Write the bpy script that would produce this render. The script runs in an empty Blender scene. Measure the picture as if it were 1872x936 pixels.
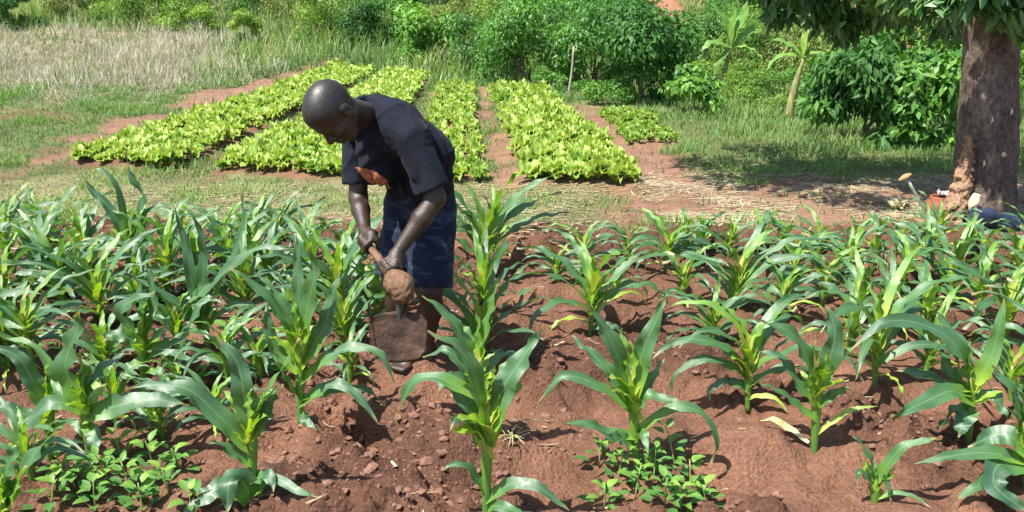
import bpy, math, random
import numpy as np
from mathutils import Vector, Matrix

random.seed(7)
rng = np.random.default_rng(7)
scene = bpy.context.scene
R = math.radians

# ------------------------------------------------------------ camera, sky, sun
CAM_H, PITCH, FPX = 1.9, R(18.0), 1500.0
cam_data = bpy.data.cameras.new("camera")
cam = bpy.data.objects.new("camera", cam_data)
scene.collection.objects.link(cam)
cam.location = (0, 0, CAM_H)
cam.rotation_euler = (R(90) - PITCH, 0, 0)
cam_data.sensor_width = 36.0
cam_data.lens = 36.0 * FPX / 1872.0
cam_data.clip_start = 0.05
cam_data.clip_end = 600.0
scene.camera = cam

TO_SUN = np.array([-0.40, -0.26, 0.88]); TO_SUN /= np.linalg.norm(TO_SUN)
world = bpy.data.worlds.new("World"); scene.world = world
world.use_nodes = True
wn = world.node_tree
sky = wn.nodes.new("ShaderNodeTexSky"); sky.sky_type = 'NISHITA'; sky.sun_disc = False
sky.sun_elevation = math.asin(TO_SUN[2])
sky.sun_rotation = math.atan2(TO_SUN[0], TO_SUN[1])
sky.air_density = 1.0; sky.dust_density = 1.2; sky.ozone_density = 1.0
wn.links.new(sky.outputs[0], wn.nodes["Background"].inputs[0])
wn.nodes["Background"].inputs[1].default_value = 0.102
sun_data = bpy.data.lights.new("sun", 'SUN')
sun = bpy.data.objects.new("sun", sun_data); scene.collection.objects.link(sun)
sun_data.energy = 5.0; sun_data.angle = R(0.53); sun_data.color = (1.0, 0.955, 0.88)
sun.rotation_euler = Vector(TO_SUN).to_track_quat('Z', 'Y').to_euler()
sun.location = (-8, -5, 20)

vs = scene.view_settings
scene.display_settings.display_device = 'sRGB'
vs.view_transform = 'Standard'; vs.look = 'None'; vs.exposure = 1.05; vs.gamma = 1.0
vs.use_curve_mapping = False
scene.cycles.max_bounces = 6; scene.cycles.transparent_max_bounces = 6
scene.cycles.use_denoising = True

# ------------------------------------------------------------ helpers
CP, SP = math.cos(PITCH), math.sin(PITCH)
def W(px, py, Y):
    """point of the place seen at photo pixel (px,py) whose distance ahead is Y metres"""
    a = (px - 936.0) / FPX; b = (468.0 - py) / FPX
    # dir = (a, CP + b*SP, -SP + b*CP)
    t = Y / (CP + b * SP)
    return np.array([a * t, Y, CAM_H + t * (-SP + b * CP)])
def G(px, py, z=0.0):
    a = (px - 936.0) / FPX; b = (468.0 - py) / FPX
    dz = -SP + b * CP
    t = (z - CAM_H) / dz
    return np.array([a * t, t * (CP + b * SP), z])
def nrm(v):
    v = np.asarray(v, float); return v / (np.linalg.norm(v) + 1e-12)

def link(o):
    scene.collection.objects.link(o); return o
def tag(o, label=None, cat=None, group=None, kind=None):
    if label: o["label"] = label
    if cat: o["category"] = cat
    if group: o["group"] = group
    if kind: o["kind"] = kind
    return o
def thing(name, loc, label, cat, group=None):
    o = bpy.data.objects.new(name, None); link(o)
    o.location = tuple(float(c) for c in loc)
    o.empty_display_size = 0.1
    return tag(o, label, cat, group)
def mesh(name, V, F, mat, uv=None, tint=None, col=None, smooth=True):
    """V (n,3); F (m,k) array of one polygon size; uv per vertex; tint float per vertex; col rgb per vertex"""
    V = np.asarray(V, np.float32); F = np.asarray(F, np.int32)
    me = bpy.data.meshes.new(name)
    m, k = F.shape
    me.vertices.add(len(V)); me.vertices.foreach_set("co", V.ravel())
    me.loops.add(m * k); me.loops.foreach_set("vertex_index", F.ravel())
    me.polygons.add(m)
    me.polygons.foreach_set("loop_start", np.arange(0, m * k, k, dtype=np.int32))
    me.polygons.foreach_set("loop_total", np.full(m, k, np.int32))
    me.polygons.foreach_set("use_smooth", np.full(m, smooth, bool))
    if uv is not None:
        l = me.uv_layers.new(name="UVMap")
        l.data.foreach_set("uv", np.asarray(uv, np.float32)[F.ravel()].ravel())
    if tint is not None:
        a = me.attributes.new("tint", 'FLOAT', 'POINT'); a.data.foreach_set("value", np.asarray(tint, np.float32))
    if col is not None:
        c4 = np.ones((len(V), 4), np.float32); c4[:, :3] = col
        a = me.attributes.new("zone", 'FLOAT_COLOR', 'POINT'); a.data.foreach_set("color", c4.ravel())
    me.update(calc_edges=True)
    if mat is not None: me.materials.append(mat)
    return me
def part(name, me, parent=None, loc=None):
    o = bpy.data.objects.new(name, me); link(o)
    if parent is not None: o.parent = parent
    if loc is not None: o.location = tuple(float(c) for c in loc)
    return o

# numpy gradient noise
_perm = np.random.default_rng(3).permutation(512)
_perm = np.concatenate([_perm, _perm, _perm])
_ang = np.random.default_rng(4).uniform(0, 2 * np.pi, 512)
def noise2(x, y):
    xi = np.floor(x).astype(int); yi = np.floor(y).astype(int)
    xf = x - xi; yf = y - yi
    def g(ix, iy, dx, dy):
        a = _ang[_perm[_perm[ix % 512] + (iy % 512)]]
        return np.cos(a) * dx + np.sin(a) * dy
    u = xf * xf * xf * (xf * (xf * 6 - 15) + 10); v = yf * yf * yf * (yf * (yf * 6 - 15) + 10)
    n00 = g(xi, yi, xf, yf); n10 = g(xi + 1, yi, xf - 1, yf)
    n01 = g(xi, yi + 1, xf, yf - 1); n11 = g(xi + 1, yi + 1, xf - 1, yf - 1)
    return ((n00 * (1 - u) + n10 * u) * (1 - v) + (n01 * (1 - u) + n11 * u) * v) * 1.5
def fbm(x, y, o=4):
    s = 0; a = 1.0; f = 1.0
    for i in range(o):
        s = s + a * noise2(x * f + 17.3 * i, y * f + 5.1 * i); a *= 0.5; f *= 2.03
    return s
def cells2(x, y, seed=0):
    """distance to the nearest of scattered points, and a random number for that point"""
    xi = np.floor(x).astype(int); yi = np.floor(y).astype(int)
    best = np.full(np.shape(x), 9.0); rid = np.zeros(np.shape(x))
    for i in (-1, 0, 1):
        for j in (-1, 0, 1):
            h = _perm[_perm[(xi + i + seed) % 512] + (yi + j) % 512]; h2 = _perm[h + 7]
            d = np.hypot(xi + i + h / 512.0 - x, yi + j + h2 / 512.0 - y)
            m = d < best; best = np.where(m, d, best); rid = np.where(m, _perm[h2 + 3] / 512.0, rid)
    return best, rid
def sstep(a, b, x):
    t = np.clip((x - a) / (b - a), 0, 1); return t * t * (3 - 2 * t)

# ------------------------------------------------------------ materials
def new_mat(name):
    m = bpy.data.materials.new(name); m.use_nodes = True
    nt = m.node_tree
    return m, nt, nt.nodes["Principled BSDF"], nt.nodes["Material Output"]
def N(nt, typ, **kw):
    n = nt.nodes.new(typ)
    for k, v in kw.items():
        if k in ('inputs',):
            for kk, vv in v.items(): n.inputs[kk].default_value = vv
        else: setattr(n, k, v)
    return n
def ramp(nt, fac, stops):
    r = nt.nodes.new("ShaderNodeValToRGB")
    e = r.color_ramp.elements
    while len(e) < len(stops): e.new(0.5)
    for i, (p, c) in enumerate(stops):
        e[i].position = p; e[i].color = (*c, 1)
    nt.links.new(fac, r.inputs[0]); return r
def mixc(nt, fac, a, b, mode='MIX'):
    m = nt.nodes.new("ShaderNodeMix"); m.data_type = 'RGBA'; m.blend_type = mode
    for s, v in ((m.inputs[0], fac), (m.inputs[6], a), (m.inputs[7], b)):
        if isinstance(v, bpy.types.NodeSocket): nt.links.new(v, s)
        elif isinstance(v, (int, float)): s.default_value = v
        else: s.default_value = (*v, 1)
    return m.outputs[2]
def tex(nt, scale, detail=4, rough=0.55, kind='NOISE', coord='Object', stretch=None):
    tc = nt.nodes.new("ShaderNodeTexCoord")
    src = tc.outputs[coord]
    if stretch:
        mp = nt.nodes.new("ShaderNodeMapping"); mp.inputs['Scale'].default_value = stretch
        nt.links.new(src, mp.inputs[0]); src = mp.outputs[0]
    n = nt.nodes.new("ShaderNodeTexNoise" if kind == 'NOISE' else "ShaderNodeTexVoronoi")
    n.inputs['Scale'].default_value = scale
    if kind == 'NOISE':
        n.inputs['Detail'].default_value = detail; n.inputs['Roughness'].default_value = rough
    nt.links.new(src, n.inputs['Vector']); return n
def bump(nt, bsdf, h, strength=0.4, dist=0.01):
    b = nt.nodes.new("ShaderNodeBump"); b.inputs['Strength'].default_value = strength; b.inputs['Distance'].default_value = dist
    nt.links.new(h, b.inputs['Height']); nt.links.new(b.outputs[0], bsdf.inputs['Normal']); return b
def simple(name, c1, c2, scale=8, rough=0.8, bs=0.3, bd=0.01, spec=0.3, stretch=None, detail=5, metal=0.0):
    m, nt, b, out = new_mat(name)
    n = tex(nt, scale, detail, stretch=stretch)
    r = ramp(nt, n.outputs[0], [(0.3, c1), (0.7, c2)])
    nt.links.new(r.outputs[0], b.inputs['Base Color'])
    b.inputs['Roughness'].default_value = rough; b.inputs['Specular IOR Level'].default_value = spec
    b.inputs['Metallic'].default_value = metal
    if bs: bump(nt, b, n.outputs[0], bs, bd)
    return m
def leafmat(name, stops, rough=0.45, spec=0.5, trans=0.3, tcol=None, noise=6.0):
    """foliage: colour from the 'tint' attribute (0..1) through stops, thin light passing through"""
    m, nt, b, out = new_mat(name)
    at = N(nt, "ShaderNodeAttribute", attribute_name="tint")
    oi = nt.nodes.new("ShaderNodeObjectInfo")
    n = tex(nt, noise, 2)
    ad = N(nt, "ShaderNodeMath", operation='MULTIPLY_ADD'); ad.inputs[1].default_value = 0.25; ad.inputs[2].default_value = -0.125
    nt.links.new(n.outputs[0], ad.inputs[0])
    s = N(nt, "ShaderNodeMath", operation='ADD', use_clamp=True)
    nt.links.new(at.outputs['Fac'], s.inputs[0]); nt.links.new(ad.outputs[0], s.inputs[1])
    r = ramp(nt, s.outputs[0], stops)
    nt.links.new(r.outputs[0], b.inputs['Base Color'])
    b.inputs['Roughness'].default_value = rough; b.inputs['Specular IOR Level'].default_value = spec
    t = nt.nodes.new("ShaderNodeBsdfTranslucent")
    tc = mixc(nt, 1.0, r.outputs[0], tcol or (1.5, 1.6, 0.5), 'MULTIPLY')
    nt.links.new(tc, t.inputs[0])
    mx = nt.nodes.new("ShaderNodeMixShader"); mx.inputs[0].default_value = trans
    nt.links.new(b.outputs[0], mx.inputs[1]); nt.links.new(t.outputs[0], mx.inputs[2])
    nt.links.new(mx.outputs[0], out.inputs[0])
    return m

M = {}
def mk_ground():
    m, nt, b, out = new_mat("ground")
    at = N(nt, "ShaderNodeAttribute", attribute_name="zone")
    n1 = tex(nt, 5, 6, 0.6); n2 = tex(nt, 55, 5, 0.65)
    f1 = ramp(nt, n1.outputs[0], [(0.3, (0.72, 0.70, 0.68)), (0.7, (1.22, 1.2, 1.18))])
    f2 = ramp(nt, n2.outputs[0], [(0.3, (0.66, 0.64, 0.62)), (0.68, (1.26, 1.25, 1.24))])
    c = mixc(nt, 1.0, at.outputs['Color'], f1.outputs[0], 'MULTIPLY')
    c = mixc(nt, 1.0, c, f2.outputs[0], 'MULTIPLY')
    nt.links.new(c, b.inputs['Base Color'])
    b.inputs['Roughness'].default_value = 0.9; b.inputs['Specular IOR Level'].default_value = 0.25
    v = tex(nt, 60, kind='V'); n3 = tex(nt, 150, 4, .7)
    s1 = N(nt, "ShaderNodeMath", operation='MULTIPLY_ADD'); s1.inputs[1].default_value = -0.55; nt.links.new(v.outputs['Distance'], s1.inputs[0]); nt.links.new(n2.outputs[0], s1.inputs[2])
    s2 = N(nt, "ShaderNodeMath", operation='MULTIPLY_ADD'); s2.inputs[1].default_value = 0.45; nt.links.new(n3.outputs[0], s2.inputs[0]); nt.links.new(s1.outputs[0], s2.inputs[2])
    bump(nt, b, s2.outputs[0], 0.9, 0.026)
    return m
M['ground'] = mk_ground()
M['clod'] = simple("soil_clod", (0.135, 0.070, 0.048), (0.235, 0.128, 0.092), 22, 0.92, 0.8, 0.012, 0.2)
def mk_maize():
    m, nt, b, out = new_mat("maize_leaf")
    at = N(nt, "ShaderNodeAttribute", attribute_name="tint")
    uv = nt.nodes.new("ShaderNodeUVMap"); sx = nt.nodes.new("ShaderNodeSeparateXYZ")
    nt.links.new(uv.outputs[0], sx.inputs[0])
    n = tex(nt, 9, 3)
    ad = N(nt, "ShaderNodeMath", operation='MULTIPLY_ADD'); ad.inputs[1].default_value = 0.3; ad.inputs[2].default_value = -0.15
    nt.links.new(n.outputs[0], ad.inputs[0])
    s = N(nt, "ShaderNodeMath", operation='ADD', use_clamp=True)
    nt.links.new(at.outputs['Fac'], s.inputs[0]); nt.links.new(ad.outputs[0], s.inputs[1])
    r = ramp(nt, s.outputs[0], [(0.0, (0.040, 0.115, 0.054)), (0.3, (0.070, 0.185, 0.054)), (0.6, (0.140, 0.30, 0.038)), (0.85, (0.28, 0.44, 0.032)), (1.0, (0.44, 0.48, 0.10))])
    # pale midrib
    d = N(nt, "ShaderNodeMath", operation='SUBTRACT'); d.inputs[1].default_value = 0.5; nt.links.new(sx.outputs[0], d.inputs[0])
    ab = N(nt, "ShaderNodeMath", operation='ABSOLUTE'); nt.links.new(d.outputs[0], ab.inputs[0])
    rib = N(nt, "ShaderNodeMapRange"); rib.inputs[1].default_value = 0.02; rib.inputs[2].default_value = 0.06; rib.inputs[3].default_value = 0.45; rib.inputs[4].default_value = 0.0
    nt.links.new(ab.outputs[0], rib.inputs[0])
    c = mixc(nt, rib.outputs[0], r.outputs[0], (0.20, 0.34, 0.15))
    tip = N(nt, "ShaderNodeMapRange"); tip.inputs[1].default_value = 0.90; tip.inputs[2].default_value = 1.0
    tn = N(nt, "ShaderNodeMath", operation='MULTIPLY_ADD'); tn.inputs[1].default_value = 0.22; nt.links.new(n.outputs[0], tn.inputs[0]); tn.inputs[2].default_value = -0.11
    ta = N(nt, "ShaderNodeMath", operation='ADD'); nt.links.new(sx.outputs[1], ta.inputs[0]); nt.links.new(tn.outputs[0], ta.inputs[1]); nt.links.new(ta.outputs[0], tip.inputs[0])
    c = mixc(nt, tip.outputs[0], c, (0.36, 0.30, 0.13))
    # fine lengthwise veins
    vs_ = N(nt, "ShaderNodeMath", operation='MULTIPLY'); vs_.inputs[1].default_value = 110.0; nt.links.new(sx.outputs[0], vs_.inputs[0])
    sn = N(nt, "ShaderNodeMath", operation='SINE'); nt.links.new(vs_.outputs[0], sn.inputs[0])
    nt.links.new(c, b.inputs['Base Color'])
    b.inputs['Roughness'].default_value = 0.46; b.inputs['Specular IOR Level'].default_value = 1.0; b.inputs['Coat Weight'].default_value = 0.22; b.inputs['Coat Roughness'].default_value = 0.30
    bp = bump(nt, b, sn.outputs[0], 0.25, 0.0015)
    t = nt.nodes.new("ShaderNodeBsdfTranslucent")
    tc = mixc(nt, 1.0, c, (1.7, 1.75, 0.45), 'MULTIPLY'); nt.links.new(tc, t.inputs[0])
    mx = nt.nodes.new("ShaderNodeMixShader"); mx.inputs[0].default_value = 0.30
    nt.links.new(b.outputs[0], mx.inputs[1]); nt.links.new(t.outputs[0], mx.inputs[2]); nt.links.new(mx.outputs[0], out.inputs[0])
    return m
M['maize'] = mk_maize()
M['stalk'] = simple("maize_stalk", (0.16, 0.27, 0.06), (0.30, 0.40, 0.13), 14, 0.5, 0.1, 0.003, 0.4, stretch=(6, 6, 1))
M['dryleaf'] = simple("dry_leaf", (0.40, 0.37, 0.15), (0.58, 0.55, 0.26), 10, 0.7, 0.2)
M['lettuce'] = leafmat("lettuce_leaf", [(0.0, (0.08, 0.18, 0.035)), (0.5, (0.215, 0.35, 0.055)), (1.0, (0.37, 0.48, 0.11))], 0.5, 0.4, 0.32, (1.3, 1.3, 0.6))
M['seedling'] = leafmat("seedling_leaf", [(0.0, (0.045, 0.125, 0.04)), (0.5, (0.095, 0.23, 0.05)), (1.0, (0.26, 0.42, 0.06))], 0.5, 0.4, 0.3)
M['grass'] = leafmat("green_grass", [(0.0, (0.065, 0.15, 0.05)), (0.5, (0.14, 0.25, 0.075)), (1.0, (0.33, 0.38, 0.17))], 0.6, 0.25, 0.3, noise=2)
M['drygrass'] = leafmat("dry_grass", [(0.0, (0.14, 0.19, 0.08)), (0.35, (0.27, 0.28, 0.18)), (0.8, (0.40, 0.38, 0.29)), (1.0, (0.54, 0.51, 0.42))], 0.7, 0.2, 0.25, (1.1, 1.05, 0.8), noise=1.5)
M['straw'] = leafmat("straw", [(0.0, (0.22, 0.14, 0.08)), (0.5, (0.40, 0.30, 0.18)), (1.0, (0.60, 0.50, 0.34))], 0.6, 0.3, 0.1, (1, 1, 0.8))
M['leaf_mid'] = leafmat("shrub_leaf", [(0.0, (0.029, 0.091, 0.023)), (0.5, (0.078, 0.215, 0.039)), (1.0, (0.208, 0.390, 0.065))], 0.5, 0.4, 0.3)
M['leaf_dark'] = leafmat("dark_shrub_leaf", [(0.0, (0.025, 0.080, 0.026)), (0.5, (0.060, 0.170, 0.040)), (1.0, (0.14, 0.30, 0.058))], 0.6, 0.3, 0.28)
M['leaf_light'] = leafmat("light_shrub_leaf", [(0.0, (0.069, 0.149, 0.029)), (0.5, (0.172, 0.299, 0.052)), (1.0, (0.345, 0.460, 0.092))], 0.55, 0.35, 0.32)
M['leaf_olive'] = leafmat("olive_shrub_leaf", [(0.0, (0.077, 0.121, 0.039)), (0.5, (0.187, 0.253, 0.077)), (1.0, (0.374, 0.385, 0.143))], 0.6, 0.3, 0.3)
M['leaf_tree'] = leafmat("tree_leaf", [(0.0, (0.025, 0.086, 0.032)), (0.5, (0.063, 0.172, 0.052)), (1.0, (0.172, 0.310, 0.081))], 0.35, 0.55, 0.22)
M['banana'] = leafmat("banana_leaf", [(0.0, (0.07, 0.17, 0.03)), (0.5, (0.16, 0.32, 0.06)), (0.85, (0.32, 0.44, 0.10)), (1.0, (0.30, 0.22, 0.10))], 0.45, 0.45, 0.3)
M['wood'] = simple("shrub_wood", (0.10, 0.075, 0.05), (0.20, 0.155, 0.11), 20, 0.85, 0.4, stretch=(1, 1, 0.2))
M['palewood'] = simple("pale_wood", (0.24, 0.21, 0.16), (0.42, 0.37, 0.30), 18, 0.8, 0.3, stretch=(1, 1, 0.15))
# ------------------------------------------------------------ the lie of the land
def quad_mask(x, y, q, soft=0.15, wob=0.0):
    q = [np.asarray(p, float)[:2] for p in q]
    c = sum(q) / len(q)
    d = np.full(np.shape(x), 1e9)
    for i in range(len(q)):
        a, b = q[i], q[(i + 1) % len(q)]
        n = np.array([-(b - a)[1], (b - a)[0]]); n /= np.linalg.norm(n)
        if np.dot(c - a, n) < 0: n = -n
        d = np.minimum(d, (x - a[0]) * n[0] + (y - a[1]) * n[1])
    if wob: d = d + wob * noise2(x * 1.7, y * 1.7)
    return sstep(-soft, soft, d)
def gq(*pts): return [G(*p) for p in pts]
BEDS = {
 'A': gq((122, 303), (322, 315), (690, 143), (612, 138)),
 'B': gq((398, 318), (640, 334), (786, 148), (712, 146)),
 'C': gq((742, 344), (884, 342), (868, 166), (802, 166)),
 'D': gq((968, 345), (1180, 345), (994, 173), (893, 171)),
 'E': gq((1145, 272), (1240, 268), (1190, 216), (1092, 213)),
}
PATHS = [
 gq((876, 348), (978, 348), (897, 160), (864, 160)),
 gq((1176, 352), (1340, 348), (1092, 198), (1000, 183)),
 gq((120, 300), (30, 318), (200, 215), (330, 205)),
 gq((440, 185), (300, 205), (330, 172), (620, 128)),
]
def hill(x, y):
    y0 = 17.3 + 1.2 * sstep(-5, 0, x) - 0.5 * sstep(2, 6, x)
    d = np.maximum(y - y0, 0)
    return 0.135 * d * d / (d + 2.5) + 0.10 * np.maximum(y - 42, 0) * (y < 1e9)
PIT = G(650, 792); PD = nrm(G(730, 835) - G(575, 745)); MOUND = [(G(768, 712), .13, .085), (G(715, 690), .12, .06), (G(700, 860), 0.30, 0.055), (G(600, 880), 0.25, 0.04), (G(640, 730), 0.22, 0.05), (G(780, 800), 0.25, 0.045), (G(1180, 500), 0.35, 0.05), (G(1270, 440), .4, .05)]
FRESH = G(690, 850)
def fresh(x, y): return np.exp(-(((x - FRESH[0]) / .42) ** 2 + ((y - FRESH[1]) / .40) ** 2))
def height(x, y):
    x = np.asarray(x, float); y = np.asarray(y, float)
    z = hill(x, y) + 0.10 * fbm(x * 0.12, y * 0.12, 2) * sstep(10, 18, y)
    fld = 1 - sstep(6.3, 7.1, y + 0.3 * noise2(x * 0.7, x * 0.3))
    wx = x + 0.10 * noise2(x * 3, y * 3); wy = y + 0.10 * noise2(x * 3 + 9, y * 3)
    bil = 1 - np.abs(noise2(wx * 5.5, wy * 5.5)) * 2
    bil2 = 1 - np.abs(noise2(wx * 13 + 3, wy * 13)) * 2
    bil3 = np.abs(noise2(wx * 31 + 7, wy * 31))
    dis = np.clip(sstep(-0.25, 0.35, noise2(x * 1.1 + 40, y * 1.1)) + .8 * fresh(x, y), 0, 1.3)      # some places hoed rough, some smooth
    d1, r1 = cells2(wx * 8, wy * 8); d2, r2 = cells2(wx * 19, wy * 19, 31); d3, r3 = cells2(wx * 40, wy * 40, 77)
    dome = lambda d, r, t: np.maximum(0, 1 - (d / 0.62) ** 2) * np.clip((r - t) / (1 - t), 0, 1)
    clod = 0.060 * dome(d1, r1, .55) + 0.030 * dome(d2, r2, .35) + 0.013 * dome(d3, r3, .2)
    z = z + fld * (0.070 * fbm(x * 1.8, y * 1.8, 3) + (0.35 + 1.0 * dis) * (0.022 * bil + 0.018 * bil2 + 0.015 * bil3 + clod))
    # long shallow hoe furrows between rows
    z = z + fld * 0.030 * np.sin(y * 2 * np.pi / 0.62 + 1.2 * noise2(x * 0.8, y * 0.5) * 2)
    for g, r, a in MOUND:
        z = z + a * np.exp(-((x - g[0]) ** 2 + (y - g[1]) ** 2) / (r * r))
    dx, dy = x - PIT[0], y - PIT[1]
    u = dx * PD[0] + dy * PD[1]; v = -dx * PD[1] + dy * PD[0] + 0.02 * noise2(x * 9, y * 9)
    tr1 = np.exp(-(u / 0.24) ** 4)
    z = z - 0.22 * tr1 * (1 - sstep(0.03, 0.11, np.abs(v))) + 0.06 * tr1 * np.exp(-((v + 0.17) / 0.07) ** 2) + 0.05 * tr1 * np.exp(-((v - 0.16) / 0.06) ** 2)
    # trodden ground beyond
    rest = (1 - fld)
    z = z + rest * 0.018 * fbm(x * 2.2, y * 2.2, 3) * (1 + sstep(14, 20, y) * 2)
    for k, q in BEDS.items():
        z = z + 0.06 * quad_mask(x, y, q, 0.2)
    return z

def zones(x, y):
    """weights (bare soil, green, dry, straw) over the land"""
    n = fbm(x * 0.8, y * 0.8, 4); n2 = fbm(x * 0.25 + 5, y * 0.25, 3)
    fld = 1 - sstep(6.35, 6.95, y + 0.35 * n)
    bed = np.zeros_like(x)
    for q in BEDS.values(): bed = np.maximum(bed, quad_mask(x, y, q, 0.12, 0.12))
    pth = np.zeros_like(x)
    for q in PATHS: pth = np.maximum(pth, quad_mask(x, y, q, 0.22, 0.35))
    # trodden bare ground from the right of bed D to the tree
    tr = sstep(0.2, 1.2, x + 0.4 * n) * (1 - sstep(7.9, 8.5, y + 0.5 * n - 0.06 * (x - 2)))
    pth = np.maximum(pth, tr * sstep(6.2, 6.9, y))
    leftbare = 0.8 * sstep(0.35, 0.65, n2 + 0.6 * n) * (x < -3) * (y < 14)
    hillsoil = quad_mask(x, y, [np.array(p) for p in ((3.5, 19), (4.3, 19), (6.4, 33), (4.7, 33))], 0.3, 0.5)
    hillsoil = np.maximum(hillsoil, quad_mask(x, y, [np.array(p) for p in ((9.0, 21), (11.5, 21), (14, 30), (10.5, 30))], 1.0, 0.8))
    soil = np.clip(np.maximum.reduce([fld, bed, pth, leftbare * 0.8, hillsoil]), 0, 1)
    dry = sstep(14.6, 18.0, y + 1.6 * n + 0.10 * (x + 8)) * (1 - sstep(-7.2, -4.6, x + 0.9 * n + 0.18 * (y - 17)))
    dry = dry * (1 - sstep(23.5, 25.5, y + 1.2 * n)) * (1 - soil)
    strip = sstep(6.4, 7.0, y) * (1 - sstep(8.2, 9.2, y + 0.6 * n)) * (1 - soil)
    return soil, dry, strip, fld, bed, pth, hillsoil

def tr_(x, y): return .6 * sstep(1.6, 3.2, x) * (1 - sstep(7.8, 8.6, y)) * sstep(6.4, 6.9, y)
def build_ground():
    dense = np.arange(-3.4, 3.6, 0.0175)
    def grow(start, end, d0, r):
        v = [start]; d = d0
        while abs(v[-1]) < end: v.append(v[-1] + math.copysign(d, v[-1])); d *= r
        return np.array(v[1:])
    xs = np.concatenate([grow(-3.4, 90, 0.022, 1.035)[::-1], dense, grow(3.59, 90, 0.022, 1.035)])
    ys = [-30, -22, -15, -10, -6, -3, -1, 0.2, 0.8, 1.2, 1.5, 1.7]
    y = 1.85; d = 0.010
    while y < 150: ys.append(y); y += d; d = max(0.0105, 0.0054 * y) if y < 9 else 0.0085 * y if y < 45 else d * 1.08
    ys = np.array(ys)
    X, Y = np.meshgrid(xs, ys)
    Z = height(X, Y)
    soil, dry, strip, fld, bed, pth, hs = zones(X, Y)
    nn = fbm(X * 0.5, Y * 0.5, 4)[..., None]
    nf = fbm(X * 3, Y * 3, 3)[..., None]
    c_soil = np.array([0.224, 0.114, 0.072]) * (1 + 0.25 * nn + 0.12 * nf)
    moist = sstep(-0.15, 0.35, noise2(X * 1.1 + 40, Y * 1.1) + 0.3 * noise2(X * 4, Y * 4) + 1.2 * fresh(X, Y))[..., None] * fld[..., None]
    c_soil = c_soil * (1 - 0.38 * moist) * (1 - 0.18 * fresh(X, Y))[..., None] * np.where(fld[..., None] > 0.5, 1.0, 1.12)
    tramp = np.array([0.36, 0.235, 0.165])
    pk = (0.35 + 0.4 * tr_(X, Y))[..., None] * pth[..., None]; c_soil = c_soil * (1 - pk) + tramp * pk
    c_green = np.array([0.15, 0.16, 0.065]) * (1 + 0.3 * nn)
    c_dry = np.array([0.36, 0.30, 0.20]) * (1 + 0.2 * nn)
    c_strip = np.array([0.26, 0.235, 0.125]) * (1 + 0.35 * nn + 0.2 * nf)
    s = soil[..., None]; dr = dry[..., None]; st = strip[..., None]
    col = c_green * (1 - dr) * (1 - st) + c_dry * dr * (1 - st) + c_strip * st
    hb = (sstep(24, 30, Y))[..., None]
    col = col * (1 - 0.4 * hb) + np.array([0.20, 0.17, 0.09]) * 0.4 * hb
    col = col * (1 - s) + c_soil * s
    h2 = hs[..., None]; col = col * (1 - h2) + np.array([0.36, 0.17, 0.10]) * h2
    ny, nx = X.shape
    V = np.stack([X, Y, Z], -1).reshape(-1, 3)
    idx = np.arange(ny * nx).reshape(ny, nx)
    F = np.stack([idx[:-1, :-1], idx[:-1, 1:], idx[1:, 1:], idx[1:, :-1]], -1).reshape(-1, 4)
    o = part("ground", mesh("ground", V, F, M['ground'], col=np.clip(col, 0.01, 1).reshape(-1, 3)))
    tag(o, kind="structure")
    return xs, ys, Z
GRID = build_ground()
def hz(x, y):
    xs, ys, Z = GRID
    i = int(np.clip(np.searchsorted(xs, x) - 1, 0, len(xs) - 2)); j = int(np.clip(np.searchsorted(ys, y) - 1, 0, len(ys) - 2))
    u = (x - xs[i]) / (xs[i + 1] - xs[i]); v = (y - ys[j]) / (ys[j + 1] - ys[j])
    return float((Z[j, i] * (1 - u) + Z[j, i + 1] * u) * (1 - v) + (Z[j + 1, i] * (1 - u) + Z[j + 1, i + 1] * u) * v)
def on_ground(px, py):
    """a point standing on the (uneven) ground at photo pixel px,py"""
    g = G(px, py)
    for _ in range(6):
        z = hz(g[0], g[1]); g = G(px, py, min(z, 1.7))
    return g

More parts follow.
